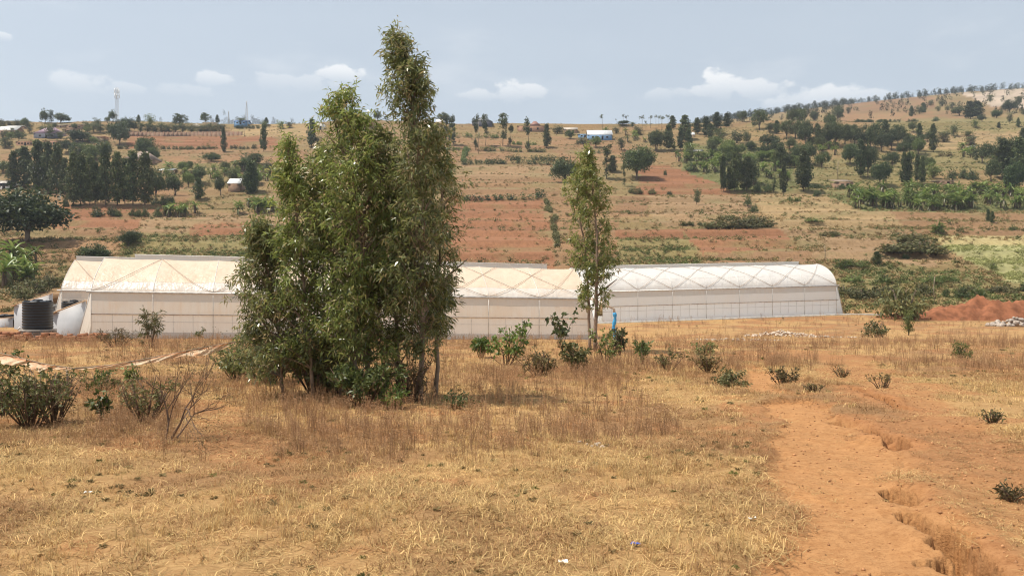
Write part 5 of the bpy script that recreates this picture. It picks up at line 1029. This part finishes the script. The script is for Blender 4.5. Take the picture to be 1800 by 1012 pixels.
# ------------------------------------------------------------------ near shrubs, weeds and saplings
def shrub(px, base, top, w, label, lm, nst=7, per=16, L=.07, W=.03, name='shrub', d=None, bare=False, cat='shrub', tw=.008):
    p = gp(px, base) if d is None else atd(px, d); k = mpp(p); h = (base - top) * k; w = w * k / 2; root = empty(name, p); tag(root, label, cat)
    st, fo = G(), G(); Pl, Dl = [], []
    for i in range(nst):
        a = rng.uniform(0, 6.28); r = w * math.sqrt(rng.random()); e = np.array([r * math.cos(a), r * math.sin(a), h * rng.uniform(.55, 1.0)]); b = np.array([.15 * e[0], .15 * e[1], -.04]); m_ = (b + e) / 2 + rng.normal(0, .06 * h, 3) + np.array([0, 0, .05 * h]); tube(st, [b, m_, e], [tw * 1.5, tw, tw * .4], 4)
        for j in range(4 if bare else 3):
            u = rng.uniform(.3, .95); s0 = b * (1 - u) ** 2 + 2 * u * (1 - u) * m_ + e * u * u; s1 = s0 + rdir(1, .1, 1)[0] * h * rng.uniform(.15, .32); tube(st, [s0, s1], [tw * .6, tw * .25], 3, cap=False); q_ = rng.uniform(.1, 1.05, per)[:, None]; Pl.append(s0 + (s1 - s0) * q_ + rng.normal(0, .02, (per, 3))); Dl.append(unit(s1 - s0) + rng.normal(0, .8, (per, 3)))
    Pl, Dl = np.concatenate(Pl), np.concatenate(Dl); n = len(Pl); Pl[:, 2] = np.maximum(Pl[:, 2], .02); leaves(fo, Pl, Dl, L * rng.uniform(.6, 1.3, n), W * rng.uniform(.7, 1.3, n), np.clip(rng.normal(.5, .25, n), 0, 1), .2)
    st.build('stems', M['twig'], root); fo.build('foliage', M[lm], root); return root
for a in [(55, 752, 640, 150, 'dark tangled thicket at the photo edge below the tarpaulin', 'sage', 34, 16, .06, .028), (8, 735, 655, 60, 'leafy green stem cluster at the very edge by the thicket', 'bright', 8, 9, .11, .06), (95, 745, 650, 110, 'brown twiggy half of the thicket beside the dark tangle', 'drybush', 26, 9, .05, .02),
          (255, 745, 660, 110, 'dull low bush left of the dry branching shrub', 'sage', 24, 12, .05, .022), (175, 690, 648, 90, 'flat dark green bush under the tarpaulin knot', 'green', 16, 12, .07, .03), (178, 740, 690, 34, 'small leafy weed with dark green rosette below the tarpaulin', 'green', 6, 9, .10, .05),
          (232, 690, 640, 30, 'tall leafy weed standing against the tarpaulin', 'green', 5, 9, .10, .05), (18, 665, 615, 34, 'leafy weed before the tarpaulin end', 'bright', 5, 10, .11, .05), (265, 612, 540, 40, 'feathery sapling in front of the greenhouse wall', 'sage', 12, 26, .18, .03), (205, 612, 575, 70, 'dry grassy bush at the greenhouse foot', 'drybush', 22, 12, .16, .02), (350, 598, 578, 30, 'small green bush at the greenhouse foot', 'green', 8, 12, .14, .05),
          (100, 690, 655, 40, 'leafy sprig behind the thicket', 'bright', 5, 9, .1, .05),
          (640, 710, 640, 150, 'dense green undergrowth at the foot of the clump', 'green', 44, 22, .08, .04), (555, 692, 570, 150, 'leafy undergrowth beneath the slim leaning tree', 'euc', 50, 28, .11, .03), (470, 672, 580, 130, 'undergrowth spreading left of the clump', 'euc', 44, 26, .11, .03), (415, 665, 615, 100, 'drooping low branches at the outer left of the clump', 'euc', 24, 22, .12, .03), (720, 705, 620, 90, 'brown twiggy thicket round the bare stems', 'drybush', 40, 7, .06, .018), (800, 715, 690, 90, 'dark low creeper to the right of the bare stems', 'grev', 14, 12, .06, .03), (690, 715, 670, 60, 'bright weed patch before the bare stems', 'bright', 14, 12, .06, .03), (590, 690, 640, 110, 'shaded bush inside the clump', 'euc', 44, 24, .09, .03),
          (890, 640, 570, 90, 'yellow green leafy bush before the greenhouse wall', 'bright', 16, 9, .14, .065), (845, 628, 590, 50, 'pale leafy bush next to the clump', 'bright', 10, 14, .15, .07), (985, 612, 548, 60, 'dark broad leaved plant with tall bare stalks', 'mango', 7, 7, .22, .13), (920, 605, 565, 24, 'upright broad leaved stalk over the yellow green bush', 'mango', 3, 12, .2, .11), (1065, 640, 580, 60, 'dense weeds around the foot of the thin trees', 'green', 12, 9, .12, .05), (1010, 650, 600, 60, 'mixed weeds left of the thin trees', 'sage', 16, 12, .14, .05), (1090, 625, 575, 40, 'dark leafed shrub at the foot of the blue hose', 'grev', 9, 12, .16, .07), (1130, 640, 595, 40, 'leafy sapling right of the thin trees', 'green', 6, 12, .15, .05), (1175, 650, 610, 70, 'dull weeds on the slope right of the thin trees', 'sage', 12, 7, .09, .03), (950, 660, 615, 90, 'brown weeds below the yellow green bush', 'drybush', 24, 10, .1, .03), (1245, 655, 620, 60, 'thin weeds at the start of the footpath', 'drybush', 14, 9, .1, .03),
          (1435, 690, 672, 60, 'green tuft on the ridge between the two paths', 'drybush', 10, 7, .05, .02), (1375, 670, 640, 60, 'brown tuft at the path head', 'drybush', 14, 10, .08, .03), (1480, 660, 640, 50, 'dull bush between the paths', 'drybush', 9, 7, .06, .02), (1550, 680, 655, 60, 'dull bush beside the second path', 'drybush', 10, 7, .06, .02), (1745, 750, 725, 50, 'green weeds on the red ground near the photo edge', 'sage', 9, 7, .045, .02), (1775, 880, 860, 50, 'grass tuft over the gully near the photo edge', 'drybush', 12, 8, .06, .012)]: shrub(*a)
# dry branching shrub with two bare stems
p = gp(300, 775); k = mpp(p); root = empty('dry_shrub', p); tag(root, 'dry leafless shrub with two forking bare stems', 'shrub'); st, fo = G(), G(); Pl = []
def limb(a, b, r, lev):
    m_ = (a + b) / 2 + rng.normal(0, .04 * np.linalg.norm(b - a), 3); tube(st, [a, m_, b], [r, r * .8, r * .55], 5, cap=False)
    if lev == 0: Pl.append(b + rng.normal(0, .04, (5, 3))); return
    for _ in range(3): dv = unit(b - a) + rng.normal(0, .55, 3) + [0, 0, .15]; limb(b if rng.random() < .6 else m_, b + unit(dv) * np.linalg.norm(b - a) * rng.uniform(.5, .75), r * .55, lev - 1)
limb(np.zeros(3), np.array([26 * k, 0, 55 * k]), .016, 4); limb(np.array([-.06, 0, 0]), np.array([-12 * k, .1, 50 * k]), .014, 4); limb(np.array([.03, .1, 0]), np.array([30 * k, .2, 40 * k]), .012, 3)
st.build('stems', M['twig'], root); Pl = np.concatenate(Pl); n = len(Pl); leaves(fo, Pl, rdir(n), .025, .01, rng.random(n)); fo.build('dry_leaves', M['drybush'], root)
# ------------------------------------------------------------------ torn tarpaulin strung along the grass
mt = mat('tarpaulin'); q = N(mt); ob = q.pos(); f = q.noise(1.0, 5, .6, q.scl(ob, (1.6, 1.6, 9.))); c = q.ramp(q.attr('tint'), [(0, (.50, .20, .09)), (.35, (.62, .30, .14)), (.6, (.75, .56, .36)), (1, (.80, .70, .55))]); c = q.mix(q.math('MULTIPLY', q.rng(f, .45, .7), .5), c, (.58, .30, .15)); pb = q.pbsdf(c, .6, q.bump(f, .6, .04), .3); tr_ = q.n('ShaderNodeBsdfTranslucent', {0: c}).outputs[0]; q.out(q.n('ShaderNodeMixShader', {0: .3, 1: pb, 2: tr_}).outputs[0]); M['tarp'] = mt
def tarp(pts, label):
    P = np.array([[(a - CX) / FPX * d, d, (CY - b) / FPX * d] for a, b, d, h in pts]); hh = np.array([h * .5 * d / FPX for a, b, d, h in pts]); n = 90; tq = np.linspace(0, 1, len(P)); tt = np.linspace(0, 1, n); S = np.stack([np.interp(tt, tq, P[:, i]) for i in range(3)], 1); hw = np.interp(tt, tq, hh)
    rows = 7; V = []; T_ = []
    for r_ in range(rows):
        f = r_ / (rows - 1); fold = np.sin(tt * 70 + f * 7) * .035 + np.sin(tt * 23 + f * 3) * .05; V.append(S + np.stack([0 * tt, -f * .22 * hw / hw.max() + fold, -hw * f * (1 + .25 * np.sin(tt * 19 + 1))], 1)); T_.append(np.clip((.35 if r_ < 2 else .62) + .8 * (fbm(tt * 26 + f * 1.5, tt * 3 + f * 5, 3) - .47) + rng.normal(0, .05, n), 0, 1))
    g = G(); i = np.arange(n - 1); g.add(np.concatenate(V), np.concatenate([np.stack([i + n * k, i + 1 + n * k, i + 1 + n * (k + 1), i + n * (k + 1)], 1) for k in range(rows - 1)]), None, np.concatenate(T_)); root = empty('tarpaulin_strip', P[0] * [1, 1, 1]); tag(root, label, 'tarpaulin', 'torn tarpaulin strung over the grass'); o = g.build('sheet', M['tarp']); o.parent = root; o.location = -P[0]; g = G(); tube(g, S - P[0], .012, 5); g.build('cord', M['wood'], root)
tarp([(-40, 612, 16.9, 10), (20, 625, 16.6, 20), (80, 640, 16.3, 18), (128, 647, 16.0, 4)], 'orange cream torn tarpaulin piece ending at the photo edge')
tarp([(130, 647, 16.0, 3), (200, 641, 16.2, 10), (280, 626, 16.6, 15), (350, 612, 17.0, 24), (400, 603, 17.5, 18), (470, 590, 18.2, 7)], 'longer torn tarpaulin piece running up behind the clump')
pole(118, 684, 646, .025, 'pale crooked stick holding up the tarpaulin knot', 'wood', 15.8, 'stick', 'stick')
# ------------------------------------------------------------------ earth mound, stone heaps, mud rubble
M['earth'] = plain('red_earth', (.25, .10, .05), .95, .3, 1.4, .1, .8)
gx = np.linspace(-17, 15, 110); gy = np.linspace(-5, 6, 50); A_, B_ = np.meshgrid(gx, gy, indexing='ij'); pm_ = gp(1745, 560); xw, yw = A_ + pm_[0], B_ + pm_[1]; zz = np.zeros_like(A_)
for cx_, cy_, rx, ry, h in [(0, 0, 9, 3.4, 1.9), (-5.5, -.4, 5, 2.4, 1.1), (8, .3, 8, 3.6, 2.0), (-9.5, -.8, 4, 1.8, .45)]: zz = np.maximum(zz, h * np.clip(1 - np.hypot((A_ - cx_) / rx, (B_ - cy_) / ry), 0, 1) ** .8)
zz = 1.3 * zz * (.45 + 1.1 * fbm(A_ * .6, B_ * .6, 4)) + (fbm(A_ * 2.2, B_ * 2.2, 4) - .45) * .7 * (zz > .1) - .12; g = G(); V = np.stack([A_, B_, base_h(xw, yw) + near_detail(xw, yw)[0] + zz - pm_[2]], -1).reshape(-1, 3); ii = (np.arange(109)[:, None] * 50 + np.arange(49)[None]).ravel(); g.add(V, np.stack([ii, ii + 50, ii + 51, ii + 1], 1)); o = g.build('earth_mound', M['earth'], None, True, pm_); tag(o, 'long mound of bare red earth beyond the footpaths', 'mound')
def rock(s):
    g = G(); n = 9; D = rdir(26); D = D * rng.uniform(.75, 1.1, (26, 1)) * np.array([1, .8, .62]) * s
    import bmesh
    bm = bmesh.new(); [bm.verts.new(v) for v in D]; bmesh.ops.convex_hull(bm, input=bm.verts); bm.verts.ensure_lookup_table(); bm.verts.index_update(); V = [v.co[:] for v in bm.verts]; T = [[v.index for v in f.verts] for f in bm.faces]; bm.free(); g.add(V, None, T, rng.random()); return g
M['palestone'] = plain('pale_stone', (.60, .48, .37), .9, .25, 2.5); M['greystone'] = plain('grey_stone', (.42, .35, .29), .9, .3, 2.5)
rocks = {nm: [rock(1.0).mesh('stone', M[nm]) for _ in range(4)] for nm in ('palestone', 'greystone')}
def heap(px, py, n, rx, ry, h, size, mtn, label, name='stone_heap'):
    p = gp(px, py); root = empty(name, p); tag(root, label, 'stones')
    for i in range(n):
        a = rng.uniform(0, 6.28); r = math.sqrt(rng.random()); x, y = rx * r * math.cos(a), ry * r * math.sin(a); o = bpy.data.objects.new('stone', rocks[mtn][i % 4]); COL.objects.link(o); o.parent = root; z = H(np.array([p[0] + x]), np.array([p[1] + y]))[0] - p[2]; o.location = (x, y, z + h * max(0, 1 - r) * rng.uniform(.3, 1)); s = size * rng.uniform(.6, 1.3); o.scale = (s, s, s); o.rotation_euler = tuple(rng.uniform(-.6, .6, 3) + [0, 0, rng.uniform(0, 6)])
heap(1782, 573, 70, 2.4, 1.3, 1.0, .30, 'greystone', 'heap of pale grey stones at the right edge by the red mound')
heap(1370, 590, 170, 2.6, 1.5, .5, .12, 'palestone', 'low spread of pale broken stones in front of the white greenhouse'); heap(1300, 597, 70, 3.0, .5, .12, .1, 'palestone', 'thin trail of pale stones left of the pale heap'); heap(1450, 592, 40, 2.6, .4, .1, .1, 'palestone', 'thin trail of pale stones right of the pale heap')
heap(1043, 782, 9, .22, .14, .02, .035, 'palestone', 'few whitish scraps on the dry grass of the foreground', 'scraps')
M['mud'] = plain('mud_brick', (.34, .155, .085), .95, .25, 3); root = empty('mud_brick_wall', gp(100, 600)); tag(root, 'crumbled red mud brick wall below the tank and sheds', 'wall', kind='thing'); o0 = np.array(root.location)
g0 = G(); box(g0, (-.17, -.11, -.09), (.17, .11, .09)); mb = g0.mesh('brick', M['mud'])
for i, px in enumerate(np.linspace(-10, 185, 62)):
    for cz in range(1 + int(rng.random() < .75) + int(rng.random() < .35)):
        p = atd(px + rng.normal(0, 1.0), 54.6 + rng.normal(0, .14)); o = bpy.data.objects.new('brick', mb); COL.objects.link(o); o.parent = root; o.location = p - o0 + [0, 0, .07 + cz * .17]; o.rotation_euler = (rng.normal(0, .12), rng.normal(0, .12), rng.normal(.1, .35)); s = rng.uniform(.8, 1.25); o.scale = (s, s, s)
M['litter'] = plain('white_paper', (.75, .74, .70), .7, .1, 8); M['bluelitter'] = plain('blue_plastic', (.08, .12, .45), .5, .2, 8)
for px, py, m_, lab in [(1322, 915, 'litter', 'white scrap of paper beside the footpath'), (990, 988, 'litter', 'white crumpled scrap near the bottom edge'), (1117, 966, 'bluelitter', 'small blue plastic scrap in the dry grass'), (155, 868, 'litter', 'pale scrap in the left foreground grass')]:
    g = G(); a, b = np.meshgrid(np.linspace(-.03, .03, 5), np.linspace(-.018, .018, 4), indexing='ij'); ii = (np.arange(4)[:, None] * 4 + np.arange(3)[None]).ravel(); g.add(np.stack([a, b, .0 + rng.uniform(0, .018, a.shape)], -1).reshape(-1, 3), np.stack([ii, ii + 4, ii + 5, ii + 1], 1)); tag(g.build('paper_scrap', M[m_], None, False, gp(px, py) + [0, 0, .012]), lab, 'litter')
# ------------------------------------------------------------------ labels of the planted groups
label_groups({'crest_left': ('of the trees standing on the far left crest', 'tree', 0), 'orchard_row': ('of the bushy orchard trees above the long brick wall', 'tree', 0), 'upper_left': ('of the trees among the houses above the left belt', 'tree', 0), 'left_belt': ('of the tall dark trees in the belt behind the big mango', 'tree', 0), 'left_middle': ('of the trees between the left belt and the clump', 'tree', 0), 'clipped_shrubs': ('of the dark shrubs in front of the left tree belt', 'bush', 0), 'left_mango': ('big spreading mango tree at the photo edge above the banana plants', 'tree', 0), 'round_low_a': ('rounded dark green bush just over the dusty greenhouse roof', 'bush', 0), 'round_low_b': ('small rounded tree beside the short dirt track above the greenhouse', 'tree', 0), 'trees_behind_clump': ('of the trees seen around the sides of the tall clump', 'tree', 0), 'pruned_row': ('of the tall pruned trees with tufted stems on the terraces', 'tree', 0), 'mangoes': ('of two dark round mango trees near the bright thin tree', 'tree', 0), 'middle_trees': ('of the mixed trees around the blue house and mangoes', 'tree', 0), 'slender_row': ('of the slender bare stemmed trees along the crest', 'tree', 0), 'right_columns': ('of the dark column trees from the crest row right of centre', 'tree', 0), 'right_grove': ('of the trees in the grove right of the column trees', 'tree', 0), 'right_front_row': ('of the trees in the front row above the terraces', 'tree', 0), 'plot_trees': ('of the small shrubs and trees on the open middle plots', 'bush', 0), 'far_right_grove': ('of the trees in the upper grove on the right', 'tree', 0), 'right_belt': ('of the trees in the belt just above the banana grove', 'tree', 0), 'upper_right': ('of the scattered trees high on the right slope', 'tree', 0), 'pair_shrubs': ('of a pair of slim dark shrubs below the banana grove', 'bush', 0), 'village_trees': ('of the low leafy trees between the village houses', 'tree', 0), 'garden_trees': ('of the leafy trees in the gardens just left of the clump', 'tree', 0), 'slope_trees': ('of the leafy green trees spread across the right middle slope', 'tree', 0), 'valley_tree': ('bushy olive tree between the white greenhouse and the red mound', 'tree', 0), 'valley_bush_a': ('dark bush at the end of the concrete kerb', 'bush', 0), 'valley_bush_b': ('round green bush alone in the grass right of the paths', 'bush', 0), 'valley_bush_c': ('bright green bush at the head of the footpath', 'bush', 0), 'valley_bush_d': ('dull bush left of the footpath', 'bush', 0), 'valley_sapling': ('thin sapling in front of the bushy olive tree', 'tree', 0), 'valley_shrubs': ('of the shrubs scattered in the valley right of the greenhouse', 'bush', 0), 'tank_shrubs': ('of the low dull shrubs below the banana plants behind the tank', 'bush', 0), 'bananas_tank': ('banana plant in the clump behind the black tank', 'banana plant', 1), 'bananas_left': ('banana plant in the rows below the left belt', 'banana plant', 1), 'bananas_left_upper': ('banana plant in the garden right of the left belt', 'banana plant', 1), 'bananas_right_upper': ('banana plant in the upper grove behind the right front row', 'banana plant', 1), 'bananas_right': ('banana plant in the large grove below the right belt', 'banana plant', 1), 'bananas_far_right': ('banana plant high among the right hand trees', 'banana plant', 1), 'valley_palm': ('small spiky palm shrub above the yellow green field', 'palm', 0)})
# ------------------------------------------------------------------ haze
g = G(); box(g, (-4300, -14, -8), (4300, 3400, 565)); hm = mat('haze'); q = N(hm)
pv = q.n('ShaderNodeVolumePrincipled', {'Color': (.80, .88, 1.0, 1), 'Density': .00020, 'Anisotropy': .25}); q.n('ShaderNodeOutputMaterial', {'Volume': pv.outputs[0]})
tag(g.build('haze', hm), 'thin bluish haze over the whole valley', kind='stuff')
